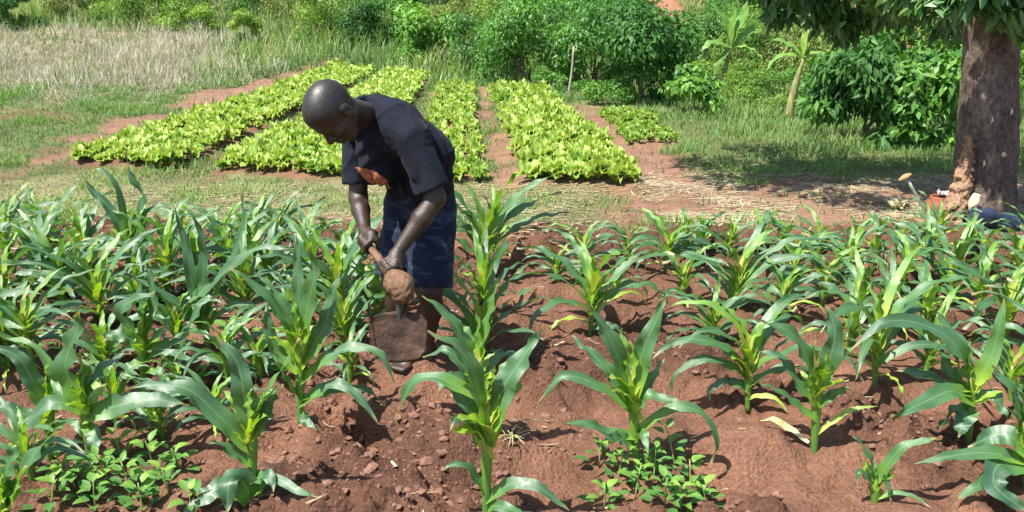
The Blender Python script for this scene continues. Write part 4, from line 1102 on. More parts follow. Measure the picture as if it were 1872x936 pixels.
# ------------------------------------------------------------ banana plants
def banana(base_px, Y, top_px, leaves, label, r0=.07):
    b0 = W(*base_px, Y); b = np.array([b0[0], Y, hz(b0[0], Y) - .02])
    root = thing("banana_plant", b, label, "banana plant", "banana plants at the edge of the clearing")
    top = W(*top_px, Y) - b
    V, F = tube([(0, 0, 0), top * .5 + np.array([-.02, 0, 0]), top], [r0, r0 * .8, r0 * .45], 10, 8, rough=.12)
    part("stem", mesh("stem", V, F, M['bstem']), root)
    for pts, dy, wd, tint in leaves:
        m = len(pts)
        P = [top * .97] + [W(x, y, Y + dy * (i + 1) / m) - b for i, (x, y) in enumerate(pts)]
        V, F, uv, t = blade_leaf(P, wd, TOCAM, .35, .3, .10, 16, .25, .3, (rng.random() - .5), 3.0, 22)
        part("leaf", mesh("leaf", V, F, M['banana'], uv=uv, tint=np.full(len(V), tint) - .1 * t), root)
M['bstem'] = simple("banana_stem", (0.12, 0.11, 0.04), (0.36, 0.36, 0.15), 9, .6, .3, .01, stretch=(3, 3, .6))
banana((1440, 222), 12.6, (1468, 108), [
  ([(1462, 80), (1450, 55), (1440, 30)], .1, .12, .6), ([(1478, 80), (1492, 66), (1505, 84)], -.2, .13, .75),
  ([(1490, 98), (1510, 100), (1535, 112)], .1, .13, .7), ([(1478, 115), (1490, 140), (1496, 185)], -.1, .10, .97),
  ([(1455, 90), (1430, 75), (1405, 70)], .2, .14, .5), ([(1470, 70), (1478, 45), (1480, 25)], .1, .10, .8), ([(1450, 100), (1420, 105), (1400, 130)], -.1, .10, .55)],
  "leaning young banana plant with yellowish stem at the clearing's edge")
banana((1318, 172), 15.2, (1336, 85), [
  ([(1328, 50), (1312, 20), (1300, 5)], .1, .2, .5), ([(1345, 55), (1360, 25), (1368, -5)], .1, .22, .45),
  ([(1358, 85), (1378, 92), (1392, 105)], -.2, .18, .65), ([(1352, 70), (1375, 55), (1395, 60)], .2, .2, .5),
  ([(1318, 80), (1298, 78), (1280, 95)], -.1, .18, .4), ([(1338, 50), (1342, 25), (1340, 0)], 0, .14, .6), ([(1325, 100), (1312, 115), (1305, 140)], -.1, .14, .35)],
  "taller banana plant with ragged upright leaves before the hillside shrubs", .06)
# stake
b0 = W(1038, 168, 15.4); b = np.array([b0[0], 15.4, hz(b0[0], 15.4) - .05]); tp = W(1049, 84, 15.4) - b
V, F = tube([(0, 0, 0), tp * .5 + np.array([.02, 0, 0]), tp], [.027, .024, .019], 8, 7, rough=.18)
tag(part("wooden_stake", mesh("wooden_stake", V, F, M['palewood']), loc=b), "pale bare wooden stake standing before the green thicket", "stake")

# ------------------------------------------------------------ the big tree
def bark_mat():
    m, nt, b, out = new_mat("bark")
    n1 = tex(nt, 7, 6, .65, stretch=(1, 1, .45)); n2 = tex(nt, 34, 5, .7, stretch=(1, 1, .5))
    v = tex(nt, 16, kind='V', stretch=(1, 1, .4))
    r = ramp(nt, n1.outputs[0], [(.30, (.070, .050, .040)), (.5, (.165, .125, .102)), (.70, (.30, .25, .21))])
    r2 = ramp(nt, n2.outputs[0], [(.35, (.45, .45, .45)), (.65, (1.45, 1.42, 1.4))])
    c = mixc(nt, 1, r.outputs[0], r2.outputs[0], 'MULTIPLY')
    nt.links.new(c, b.inputs['Base Color']); b.inputs['Roughness'].default_value = .9
    ad = N(nt, "ShaderNodeMath", operation='ADD'); nt.links.new(n2.outputs[0], ad.inputs[0]); nt.links.new(v.outputs['Distance'], ad.inputs[1])
    bump(nt, b, ad.outputs[0], 1.0, .05); return m
M['bark'] = bark_mat()
M['root'] = simple("crumbling_bark", (.15, .085, .052), (.40, .25, .155), 26, .9, .9, .03)
M['scar'] = simple("cut_wood", (.50, .40, .25), (.66, .56, .38), 14, .8, .3)
def big_tree():
    g = on_ground(1800, 408); b = g.copy(); b[2] -= .05
    root = thing("big_tree", b, "big tree with thick dark trunk and a pale scar at its foot", "tree")
    Y = g[1] + .12
    # trunk: rings with flare and bumps
    prof = [(1784, 425, .30), (1787, 405, .268), (1791, 375, .250), (1795, 345, .238), (1800, 310, .228), (1805, 250, .217), (1808, 180, .210), (1811, 110, .206), (1813, 40, .210), (1816, -30, .230), (1820, -90, .25)]
    ns = 40; V = []; P0 = [W(x, y, Y) for x, y, _ in prof]
    C = curve(P0, 46); RR = np.interp(np.linspace(0, 1, 46), np.linspace(0, 1, len(prof)), [p[2] for p in prof])
    a = np.linspace(0, 2 * np.pi, ns, endpoint=False)
    for i in range(46):
        f = i / 45
        rr = RR[i] * (1 + .05 * noise2(np.cos(a) * 1.6 + 5, np.sin(a) * 1.6 + f * 5) + .035 * noise2(np.cos(a) * 5, np.sin(a) * 5 + f * 16) + .02 * rng.normal(size=ns) * .5)
        rr = rr * (1 + .22 * np.exp(-f * 14) * (np.cos(3 * a + .6) * .5 + .5))
        V.append(np.stack([C[i][0] + np.cos(a) * rr, C[i][1] + np.sin(a) * rr, np.full(ns, C[i][2])], -1) - b)
    V = np.vstack(V); idx = np.arange(46 * ns).reshape(46, ns); nx = np.roll(idx, -1, 1)
    F = np.stack([idx[:-1], nx[:-1], nx[1:], idx[1:]], -1).reshape(-1, 4)
    tr = part("trunk", mesh("trunk", V, F, M['bark']), root)
    top = C[-1] - b
    sc = [W(1772, 388, Y - .30) - b, W(1780, 372, Y - .305) - b, W(1786, 355, Y - .285) - b]
    V, F = tube(sc, [.02, .046, .03], 10, 8, rough=.15)
    o = part("bark_scar", mesh("bark_scar", V, F, M['scar']), tr); o["label"] = "pale cut scar"
    for sx, sy, rr_ in ((1835, 283, .022), (1800, 300, .012), (1850, 205, .012), (1815, 220, .010)):
        c = W(sx, sy, Y - .235) - b
        V, F = tube([c + np.array([0, .02, -.03]), c, c + np.array([0, .02, .03])], [.004, rr_, .004], 8, 5, rough=.3)
        o = part("bark_scar", mesh("bark_scar", V, F, M['scar']), tr)
    # limbs
    r = np.random.default_rng(5)
    ends = [(-1.7, .5, 3.0), (-2.1, 1.0, 3.3), (-1.2, 1.4, 3.4), (.4, 1.5, 3.6), (1.3, .6, 3.4), (.7, -.9, 3.6), (-.6, -.7, 3.8), (-.3, .4, 4.4), (-2.4, .8, 3.1), (-1.6, 1.5, 2.9), (.0, -.5, 2.8)]
    for e in ends:
        e = np.array(e); mid = top * .45 + e * .55 + np.array([0, 0, .25])
        V, F = tube([top - np.array([0, 0, .25]), top * .85 + mid * .15, mid, e], [.13, .11, .06, .015], 8, 10, rough=.08)
        part("limb", mesh("limb", V, F, M['bark']), root)
    # crown: clumps round the limbs, hanging low on the side away from the trunk's foot
    C, Rd = [], []
    for e in ends:
        for _ in range(5):
            C.append(np.array(e) + r.normal(size=3) * np.array([.50, .40, .26])); Rd.append(np.array([.5, .5, .36]) * (.6 + .6 * r.random()))
    def low(px, py, Yd, rad): C.append(W(px, py, Yd) - b); Rd.append(np.array([rad, rad, rad * .8]))
    for q in [(1440, -30, 8.2, .24), (1475, -5, 8.3, .24), (1520, 25, 8.4, .28), (1425, 25, 8.4, .16), (1560, -30, 8.2, .3), (1545, 62, 8.5, .15), (1625, 5, 8.2, .28), (1660, 20, 8.3, .2), (1700, -20, 8.0, .3), (1735, 45, 8.2, .2), (1585, 35, 8.5, .18),
              (1720, 10, 6.5, .17), (1760, -5, 6.35, .18), (1745, 15, 6.45, .12), (1820, 2, 6.35, .17), (1850, 25, 6.3, .17), (1800, -30, 6.3, .25), (1880, 40, 6.4, .17), (1415, -10, 8.6, .16), (1690, -20, 7.0, .3), (1640, -40, 7.5, .4), (1860, -30, 6.5, .3)]: low(*q)
    C = np.array(C); Rd = np.array(Rd)
    V, F, t, P = leaf_cloud(15000, C, Rd, .135, .42, .4, .5, .55, r)
    part("crown", mesh("crown", V, F, M['leaf_tree'], tint=np.clip(t, 0, 1)), root)
    # hanging leafy sprays in sight below the crown
    Cl = C[-22:]; V, F, t, P = leaf_cloud(3000, Cl, Rd[-22:], .11, .5, .4, .45, .66, r)
    part("low_branches", mesh("low_branches", V, F, M['leaf_tree'], tint=np.clip(t, 0, 1)), root)
    return tr, b, Y
TRUNK, TREE_B, TREE_Y = big_tree()

# ------------------------------------------------------------ things left at the tree's foot
def lathe(prof, sides=28):
    V = []; a = np.linspace(0, 2 * np.pi, sides, endpoint=False)
    for r_, z in prof: V.append(np.stack([np.cos(a) * r_, np.sin(a) * r_, np.full(sides, z)], -1))
    V = np.vstack(V); m = len(prof); idx = np.arange(m * sides).reshape(m, sides); nx = np.roll(idx, -1, 1)
    return V, np.stack([idx[:-1], nx[:-1], nx[1:], idx[1:]], -1).reshape(-1, 4)
M['pot'] = simple("red_clay", (.20, .060, .032), (.33, .11, .060), 9, .65, .25, .008, .4)
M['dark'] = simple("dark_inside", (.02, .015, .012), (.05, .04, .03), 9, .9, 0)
b = on_ground(1714, 402); b[1] -= 0.0
pot = thing("pot", b, "reddish-brown round pot resting against the foot of the trunk", "pot")
V, F = lathe([(.001, 0), (.075, 0), (.105, .05), (.118, .11), (.110, .165), (.085, .195), (.090, .205), (.082, .212), (.074, .2), (.095, .15), (.09, .05), (.001, .02)])
part("body", mesh("body", V, F, M['pot']), pot)
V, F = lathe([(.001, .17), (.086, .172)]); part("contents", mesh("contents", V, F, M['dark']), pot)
M['greystick'] = simple("grey_green_wood", (.30, .36, .31), (.46, .52, .44), 22, .7, .2, stretch=(1, 1, .2))
M['tanknob'] = simple("tan_wood", (.28, .16, .08), (.50, .33, .17), 12, .6, .3)
b = on_ground(1696, 396); st = thing("knobbed_stick", b, "grey-green stick with a tan wooden knob leaning near the pot", "stick")
p1 = W(1660, 330, b[1] - .05) - b
V, F = tube([(0, 0, 0), p1 * .5, p1], [.016, .014, .013], 8, 6); part("shaft", mesh("shaft", V, F, M['greystick']), st)
d = W(1666, 318, b[1] - .05) - b; e = W(1643, 330, b[1] - .05) - b
V, F = tube([e, e * .75 + d * .25, (d + e) / 2, e * .25 + d * .75, d], [.008, .020, .027, .024, .010], 8, 9, rough=.25); part("knob", mesh("knob", V, F, M['tanknob']), st)
M['husk'] = simple("dry_husk", (.42, .40, .22), (.66, .62, .40), 10, .7, .2)
b = on_ground(1642, 384); hp = thing("husk_heap", b, "small heap of pale dry husks on the ground before the pot", "husks")
for i in range(16):
    a = rng.random() * 6.28; L = .10 + .10 * rng.random(); r0 = .07 * rng.random()
    P0 = np.array([math.cos(a * 1.7) * r0, math.sin(a * 1.7) * r0, .0]); e = R(15 + 60 * rng.random())
    V, F, uv, t = blade_leaf([P0, P0 + L * .55 * np.array([math.cos(a) * math.cos(e), math.sin(a) * math.cos(e), math.sin(e)]), P0 + L * np.array([math.cos(a) * math.cos(e) * 1.05, math.sin(a) * math.cos(e) * 1.05, math.sin(e) * .8 + .01])], .045, None, 0, .4, .1, 7)
    part("husk", mesh("husk", V, F, M['husk'], uv=uv), hp)
M['scrap'] = simple("white_scrap", (.42, .36, .32), (.60, .54, .50), 12, .6, .3)
b = on_ground(1728, 372)
ga = np.linspace(-1, 1, 13); gx, gy = np.meshgrid(ga, ga)
zz = .02 + .035 * (fbm(gx * 1.8 + 3, gy * 1.8, 3) + .5).clip(0)
V = np.stack([gx * .045 * (1 + .2 * noise2(gy * 2, gx)), gy * .03 + .02 * noise2(gx * 2, gy * 2 + 4), zz + .205], -1).reshape(-1, 3)
idx = np.arange(169).reshape(13, 13); F = np.stack([idx[:-1, :-1], idx[:-1, 1:], idx[1:, 1:], idx[1:, :-1]], -1).reshape(-1, 4)
o = part("scrap", mesh("scrap", V - np.array([0, 0, .0]), F, M['scrap']), loc=on_ground(1714, 402) + np.array([.04, .05, -.02])); tag(o, "crumpled whitish scrap lying on top of the pot", "scrap")
# ------------------------------------------------------------ smooth solid shapes (distance fields -> mesh)
class Solid:
    def __init__(s, lo, hi, step):
        s.lo = np.asarray(lo, float); s.h = step
        s.n = np.ceil((np.asarray(hi) - s.lo) / step).astype(int) + 1
        s.F = np.full(s.n, 0.2)
    def _sl(s, a, b):
        i0 = np.clip(np.floor((a - s.lo) / s.h).astype(int), 0, s.n); i1 = np.clip(np.ceil((b - s.lo) / s.h).astype(int) + 1, 0, s.n)
        sl = tuple(slice(p, q) for p, q in zip(i0, i1))
        ax = [s.lo[k] + s.h * np.arange(i0[k], i1[k]) for k in range(3)]
        return sl, np.stack(np.meshgrid(*ax, indexing='ij'), -1)
    def _mix(s, sl, d, k, sub=False):
        f = s.F[sl]
        if sub: d = -d; s.F[sl] = np.where(True, np.maximum(f, d) + np.maximum(k - np.abs(f - d), 0) ** 2 / (4 * k), 0); return
        s.F[sl] = np.minimum(f, d) - np.maximum(k - np.abs(f - d), 0) ** 2 / (4 * k)
    def cone(s, a, b, ra, rb, k=.02, cut=None):
        a = np.asarray(a, float); b = np.asarray(b, float); m = max(ra, rb) + k * 1.5 + .03
        sl, X = s._sl(np.minimum(a, b) - m, np.maximum(a, b) + m)
        if min(X.shape) == 0: return
        ab = b - a; L = np.linalg.norm(ab); q = X - a; t0 = (q @ ab) / (L * L); t = np.clip(t0, 0, 1)
        d = np.linalg.norm(q - t[..., None] * ab, axis=-1) - (ra + (rb - ra) * t)
        if cut:
            rad = np.linalg.norm(q - t0[..., None] * ab, axis=-1) - (ra + (rb - ra) * np.clip(t0, -.3, 1.2))
            if 'b' in cut: d = np.where(t0 > .5, np.maximum(rad, (t0 - 1) * L), d)
            if 'a' in cut: d = np.where(t0 < .5, np.maximum(rad, -t0 * L), d)
        s._mix(sl, d, k)
    def ell(s, c, axes, rad, k=.02, sub=False):
        c = np.asarray(c, float); rad = np.asarray(rad, float); m = rad.max() + k * 1.5 + .03
        sl, X = s._sl(c - m, c + m)
        if min(X.shape) == 0: return
        q = (X - c) @ np.asarray(axes).T
        k0 = np.linalg.norm(q / rad, axis=-1); k1 = np.linalg.norm(q / rad ** 2, axis=-1) + 1e-9
        s._mix(sl, k0 * (k0 - 1) / k1, k, sub)
    def chain(s, P, Rr, k=.01):
        for i in range(len(P) - 1): s.cone(P[i], P[i + 1], Rr[i], Rr[i + 1], k)
    def grid(s):
        ax = [s.lo[k] + s.h * np.arange(s.n[k]) for k in range(3)]
        return np.meshgrid(*ax, indexing='ij')
    def mesh(s):
        F = s.F; S = F < 0; nx, ny, nz = F.shape
        acc = np.zeros((nx - 1, ny - 1, nz - 1, 3)); cnt = np.zeros((nx - 1, ny - 1, nz - 1))
        cs = [(i, j, k) for i in (0, 1) for j in (0, 1) for k in (0, 1)]
        def cv(c): return F[c[0]:nx - 1 + c[0], c[1]:ny - 1 + c[1], c[2]:nz - 1 + c[2]]
        allm = np.ones(cnt.shape, bool); anym = np.zeros(cnt.shape, bool)
        for c in cs: q = cv(c) < 0; allm &= q; anym |= q
        act = anym & ~allm; ids = np.argwhere(act); I = tuple(ids.T)
        A = np.zeros((len(ids), 3)); Cn = np.zeros(len(ids))
        for c in cs:
            for ax in range(3):
                if c[ax] == 1: continue
                c2 = list(c); c2[ax] = 1; f0 = cv(c)[I]; f1 = cv(tuple(c2))[I]
                m = (f0 < 0) != (f1 < 0); t = np.where(m, f0 / np.where(m, f0 - f1, 1), 0)
                p = np.array(c, float)[None].repeat(len(ids), 0); p[:, ax] += t
                A += p * m[:, None]; Cn += m
        V = s.lo + s.h * (ids + A / Cn[:, None])
        num = np.full(act.shape, -1, int); num[I] = np.arange(len(ids))
        Fs = []
        for ax in range(3):
            o = [a for a in range(3) if a != ax]
            sl0 = [slice(None)] * 3; sl1 = [slice(None)] * 3; sl0[ax] = slice(0, -1); sl1[ax] = slice(1, None)
            a, b_ = S[tuple(sl0)], S[tuple(sl1)]
            e = np.argwhere(a != b_); fl = a[tuple(e.T)]
            ok = (e[:, o[0]] > 0) & (e[:, o[1]] > 0) & (e[:, o[0]] < act.shape[o[0]]) & (e[:, o[1]] < act.shape[o[1]])
            e = e[ok]; fl = fl[ok]
            Q = []
            for d0, d1 in ((-1, -1), (0, -1), (0, 0), (-1, 0)):
                c = e.copy(); c[:, o[0]] += d0; c[:, o[1]] += d1; Q.append(num[tuple(c.T)])
            Q = np.stack(Q, -1)
            flip = fl if ax != 1 else ~fl
            Q[~flip] = Q[~flip][:, ::-1]; Fs.append(Q)
        F4 = np.vstack(Fs); F4 = F4[(F4 >= 0).all(1)]
        # one light relax pass
        return V, F4

# ------------------------------------------------------------ the worker
HD = nrm([-.72, -.69, 0]); LF = np.array([-HD[1], HD[0], 0.]); UP = np.array([0, 0, 1.])   # heading, his left
LF = nrm([.69, -.72, 0])
pel = np.array([-.455, 3.95, .90])
mid = np.array([-.455, 3.885, 1.15]); chest = np.array([-.585, 3.78, 1.30]); neck = W(662, 208, 3.70)
shL = W(752, 252, 3.63); shR = W(655, 240, 3.90)
elL = W(797, 362, 3.58); wrL = W(722, 468, 3.46); haL = W(706, 500, 3.42)
elR = W(655, 362, 3.83); wrR = W(668, 425, 3.62); haR = W(672, 446, 3.58)
hipL = pel + LF * .095 - UP * .03; hipR = pel - LF * .095 - UP * .03
knL = W(787, 530, 3.74); anL = W(779, 664, 3.77); knR = W(722, 512, 3.90); anR = W(716, 640, 3.94)
for a_ in (anL, anR): a_[2] = hz(a_[0], a_[1]) + .075
# hoe geometry shared with the hands
knob = W(730, 519, 3.33); hback = haR + (haR - knob) * .16
hd = nrm(knob - hback)
head = W(607, 204, 3.44)
hu = nrm(HD * .72 + UP * .42 + LF * .02); hf = nrm(HD * .45 - UP * .80 + LF * .08); hf = nrm(hf - hu * np.dot(hf, hu)); hs = np.cross(hu, hf)
if np.dot(hs, LF) < 0: hs = -hs
AX = np.array([hf, hs, hu])
def hp_(f, s_, u, q=1.07): return head + (hf * f + hs * s_ + hu * u) * q

def skin_mat():
    m, nt, b, out = new_mat("skin")
    n = tex(nt, 14, 5, .6); n2 = tex(nt, 180, 3, .6)
    r = ramp(nt, n.outputs[0], [(.3, (.022, .0125, .0085)), (.7, (.056, .031, .020))])
    nt.links.new(r.outputs[0], b.inputs['Base Color'])
    b.inputs['Roughness'].default_value = .40; b.inputs['Specular IOR Level'].default_value = .55
    b.inputs['Subsurface Weight'].default_value = .06; b.inputs['Subsurface Radius'].default_value = (.01, .004, .002); b.inputs['Subsurface Scale'].default_value = .3
    bump(nt, b, n2.outputs[0], .6, .004); return m
M['skin'] = skin_mat()
def cloth_mat(name, c1, c2, sc=10, rough=.85, sheen=.03, wv=None):
    m, nt, b, out = new_mat(name)
    n = tex(nt, sc, 5, .6); n2 = tex(nt, 260, 2)
    r = ramp(nt, n.outputs[0], [(.38, c1), (.66, c2)])
    col = r.outputs[0]
    if wv:
        w = tex(nt, wv[0], 3, .5, stretch=(.35, .35, 1.6)); rw = ramp(nt, w.outputs[0], [(.52, (0, 0, 0)), (.60, (1, 1, 1)), (.64, (0, 0, 0))])
        f = N(nt, "ShaderNodeMath", operation='MULTIPLY'); f.inputs[1].default_value = wv[2]; nt.links.new(rw.outputs[0], f.inputs[0])
        col = mixc(nt, f.outputs[0], col, wv[1])
    nt.links.new(col, b.inputs['Base Color'])
    b.inputs['Roughness'].default_value = rough; b.inputs['Specular IOR Level'].default_value = .2
    b.inputs['Sheen Weight'].default_value = sheen; b.inputs['Sheen Roughness'].default_value = .5
    bump(nt, b, n2.outputs[0], .4, .002); return m
M['shirt'] = cloth_mat("black_cotton", (.0042, .0060, .0115), (.0092, .0128, .0235))
M['shorts'] = cloth_mat("navy_denim", (.005, .009, .024), (.011, .020, .046), 9, .8, .05, (20, (.055, .08, .13), .6))
M['print'] = cloth_mat("orange_print", (.22, .065, .030), (.50, .20, .11), 60, .8, .05)

def hand(S, wr, ha, axis_pt, axis_dir, rad, thumb=1, spread=.021):
    """palm and five fingers closed round a bar"""
    e1 = wr - axis_pt; e1 = nrm(e1 - axis_dir * np.dot(e1, axis_dir)); e2 = np.cross(axis_dir, e1)
    pc = axis_pt + e1 * (rad + .018)
    S.cone(wr, pc + e1 * .012, .027, .030, .02)
    for o in (-.028, -.009, .010, .028): S.cone(pc + e1 * .01 + axis_dir * o * .7, pc + axis_dir * o + e2 * .012, .018, .016, .012)
    def at(ang, r_, off): return axis_pt + axis_dir * off + (e1 * math.cos(ang) + e2 * math.sin(ang)) * r_
    for i, o in enumerate((-1.5, -.5, .5, 1.5)):
        o *= spread; L = (0.86, 1.0, .96, .8)[i]; rr = rad + .0085
        S.chain([at(R(25), rr + .012, o), at(R(75), rr + .006, o), at(R(75 + 60 * L), rr + .002, o), at(R(75 + 112 * L), rr, o), at(R(75 + 150 * L), rr, o)], [.0115, .0105, .0098, .009, .0078], .005)
    t = thumb
    S.chain([at(R(-10), rad + .03, 1.6 * spread * t), at(R(-50), rad + .018, 2.1 * spread * t), at(R(-100), rad + .011, 2.2 * spread * t), at(R(-150), rad + .009, 1.9 * spread * t)], [.0145, .0125, .0112, .0085], .008)

def nrmv(V, F):
    n = np.cross(V[F[:, 2]] - V[F[:, 0]], V[F[:, 3]] - V[F[:, 1]]); vn = np.zeros((len(V), 3))
    for q in range(4): np.add.at(vn, F[:, q], n)
    return vn / (np.linalg.norm(vn, axis=1)[:, None] + 1e-12)
M['hair'] = simple("cropped_hair", (.013, .010, .010), (.028, .021, .019), 95, .47, .45, .003, .6, detail=4)
def build_person():
    foot = np.array([(anL[0] + anR[0]) / 2, (anL[1] + anR[1]) / 2, 0]); foot[2] = hz(foot[0], foot[1])
    root = thing("person", foot, "person in black shirt and navy shorts bending over to hoe the soil", "person")
    lo = np.array([-1.12, 3.0, -.06]); hi = np.array([-.12, 4.25, 1.66])
    S = Solid(lo, hi, .0070)
    # trunk under the clothes
    for sgn in (-1, 1):
        o = LF * .055 * sgn
        S.cone(pel + o, mid + o, .095, .09, .05); S.cone(mid + o, chest + o * 1.2, .09, .10, .05)
    # legs
    for hip, kn, an, in ((hipL, knL, anL), (hipR, knR, anR)):
        S.cone(hip, kn, .088, .056, .03); cal = kn * .68 + an * .32 - HD * .018
        S.cone(kn, cal, .054, .055, .03); S.cone(cal, an, .053, .036, .03); S.ell(kn + HD * .025, np.eye(3), (.042, .042, .05), .03)
        heel = an - HD * .045 - UP * .035; ball = an + HD * .13 - UP * .05; toe = an + HD * .19 - UP * .058
        S.cone(an, heel, .037, .032, .03); S.cone(an + HD * .02 - UP * .01, ball, .038, .028, .03)
        for j, q in enumerate((-.036, -.018, 0, .018, .036)):
            S.cone(ball + LF * q, toe + LF * q - HD * .006 * abs(j - 1), .014, .012, .010)
    # arms
    S.cone(chest + LF * .10, shL, .09, .062, .05); S.cone(shL, elL, .058, .043, .02); S.cone(elL, elL * .65 + wrL * .35, .043, .044, .02); S.cone(elL * .65 + wrL * .35, wrL, .043, .0265, .02)
    S.cone(chest - LF * .10, shR, .09, .062, .05); S.cone(shR, elR, .056, .043, .02); S.cone(elR, elR * .65 + wrR * .35, .043, .042, .02); S.cone(elR * .65 + wrR * .35, wrR, .042, .0265, .02)
    def onbar(p): t = np.dot(p - hback, hd); return hback + hd * t
    hand(S, wrL, haL, onbar(haL), hd, .018, 1); hand(S, wrR, haR, onbar(haR), hd, .018, 1)
    # neck and head
    S.cone(chest * .3 + neck * .7, hp_(-.035, 0, -.06), .066, .056, .04)
    S.ell(hp_(-.012, 0, .030), AX, np.array([.100, .0775, .092]) * 1.08, .03)       # skull
    S.ell(hp_(.030, 0, .045), AX, np.array([.062, .064, .062]) * 1.07, .03)       # forehead
    S.ell(hp_(.032, 0, -.045), AX, np.array([.058, .056, .075]) * 1.07, .03)      # face
    S.cone(hp_(.050, .018, -.102), hp_(.050, -.018, -.102), .024 * 1.1, .024 * 1.1, .03)         # chin
    for q in (-1, 1):
        S.cone(hp_(.045, .026 * q, -.098), hp_(-.015, .052 * q, -.055), .022, .022, .03)        # jaw
        S.ell(hp_(.062, .040 * q, -.030), AX, (.026, .024, .022), .02)             # cheekbone
        S.ell(hp_(.093, .029 * q, -.002), AX, (.016, .017, .012), .012, sub=True)  # eye socket
        S.ell(hp_(.079, .030 * q, -.003), AX, (.015, .016, .012), .004)            # eyelid
        S.cone(hp_(.090, .012 * q, .014), hp_(.078, .046 * q, .016), .0115, .009, .012)   # brow
        ear = hp_(-.012, .081 * q, -.012)
        S.ell(ear, AX, (.024, .0105, .037), .008); S.ell(ear + hs * q * .010, AX, (.012, .008, .019), .006, sub=True)
        S.ell(hp_(.093, .012 * q, -.046), AX, (.011, .011, .009), .006)            # nostril wing
    S.cone(hp_(.088, 0, .000), hp_(.110, 0, -.040), .010, .0145, .012)            # nose
    S.cone(hp_(.090, .017, -.070), hp_(.090, -.017, -.070), .0105, .0105, .008); S.cone(hp_(.088, .015, -.083), hp_(.088, -.015, -.083), .0115, .0115, .008)
    V, F = S.mesh()
    body = part("body", mesh("body", V - foot, F, M['skin']), root)
    # close-cropped hair: a thin rough skin over the skull
    q = (V[F].mean(1) - head) @ AX.T / 1.12; f_, s_, u_ = q.T
    r_ = np.linalg.norm(q, axis=1)
    ins = (r_ < .155) & np.where(f_ > -.03, u_ > .062 - (.082 - f_) * .72, u_ > -.055) & (np.abs(s_) < .088)
    Fp = F[ins]; uq, inv = np.unique(Fp, return_inverse=True)
    vn = nrmv(V, F); o = part("hair", mesh("hair", V[uq] + vn[uq] * .0014 - foot, inv.reshape(-1, 4), M['hair']), root); o["label"] = "close-cropped black hair"

    # shirt
    T = Solid(lo, hi, .0085)
    hem = pel + UP * .015
    for sgn in (-1, 1):
        o = LF * .072 * sgn
        T.cone(hem + o, mid + o + HD * .005, .118, .122, .06); T.cone(mid + o, chest + o * 1.1, .122, .122, .06)
    T.cone(chest + LF * .07, shL, .115, .078, .06); T.cone(chest - LF * .07, shR, .115, .078, .06)
    T.cone(chest, neck, .105, .072, .05, cut='b')
    T.ell(chest * .75 + hem * .25 + HD * .09 - UP * .05, np.eye(3), (.10, .10, .12), .08)
    sL = shL + (elL - shL) * .86; sR = shR + (elR - shR) * .80
    T.cone(shL, sL, .077, .082, .03, cut='b'); T.cone(shR, sR, .075, .078, .03, cut='b')
    # collar round the neck
    nd = nrm(hp_(-.035, 0, -.06) - neck); e1 = nrm(np.cross(nd, LF)); e2 = np.cross(nd, e1); pr = None
    for q in range(17):
        a = q / 16 * 2 * math.pi; p = neck - nd * .004 + (e1 * math.cos(a) + e2 * math.sin(a)) * .070
        if pr is not None: T.cone(pr, p, .011, .011, .006)
        pr = p
    X, Y, Z = T.grid()
    # cut the hem flat, folds radiating from shoulder and hanging across the chest
    ax = nrm(mid - pel); pl = (X - hem[0]) * ax[0] + (Y - hem[1]) * ax[1] + (Z - hem[2]) * ax[2]
    dh = (X * HD[0] + Y * HD[1]); dl = X * LF[0] + Y * LF[1]
    armL = np.sqrt((X - shL[0]) ** 2 + (Y - shL[1]) ** 2 + (Z - shL[2]) ** 2)
    w1 = np.sin(38 * (dh * .75 + Z * .65) + 3.0 * np.sin(9 * Z + 14 * dl) + 2.2 * np.sin(17 * dl + 6 * Z))
    w2 = np.sin(70 * (Z * .8 - dl * .6) + 2.0 * np.sin(17 * dh + 8 * Z))
    w3 = np.sin(30 * np.arctan2(Z - shL[2], X - shL[0]) * .6 + 10 * armL)
    T.F += .0130 * (np.maximum(w1, -.3) ** 2 * np.sign(w1)) * np.clip(.6 + .6 * np.sin(11 * Z + 7 * X), 0, 1) + .0062 * w2 * np.clip(.5 + .8 * np.sin(13 * dl + 9 * Z), 0, 1) + .0022 * w3 * np.exp(-(armL / .12) ** 2)
    ph1 = 15 * (dh * .55 + Z * .85) + 2.6 * np.sin(7 * dl + 5 * Z) + 1.3 * np.sin(19 * dl + 11 * dh); ph2 = 19 * (dl * .7 - Z * .7) + 2.2 * np.sin(9 * dh + 6 * Z)
    T.F -= .010 * (1 - np.abs(np.sin(ph1))) ** 4 * np.clip(.4 + .9 * np.sin(8 * dl + 5 * dh), 0, 1) + .009 * (1 - np.abs(np.sin(ph2))) ** 4 * np.clip(.3 + .9 * np.sin(10 * Z + 9 * dh), 0, 1)
    T.F = np.maximum(T.F, -pl - .06 + .010 * np.sin(22 * dl))
    V, F = T.mesh()
    sh = part("shirt", mesh("shirt", V - foot, F, M['shirt']), root); sh["label"] = "black short-sleeved shirt"
    # faded orange print on the chest: faces of the cloth inside its outline
    C = V[F].mean(1)
    dpt = C[:, 1] * CP - (C[:, 2] - CAM_H) * SP; upc = (C[:, 2] - CAM_H) * CP + C[:, 1] * SP
    px = 936 + FPX * C[:, 0] / dpt; py = 468 - FPX * upc / dpt
    poly = [(648, 304), (668, 307), (690, 315), (706, 328), (716, 346), (700, 346), (680, 336), (662, 324)]
    ins = np.zeros(len(C), bool); j = len(poly) - 1
    for i in range(len(poly)):
        xi, yi = poly[i]; xj, yj = poly[j]
        ins ^= ((yi > py) != (yj > py)) & (px < (xj - xi) * (py - yi) / (yj - yi + 1e-9) + xi); j = i
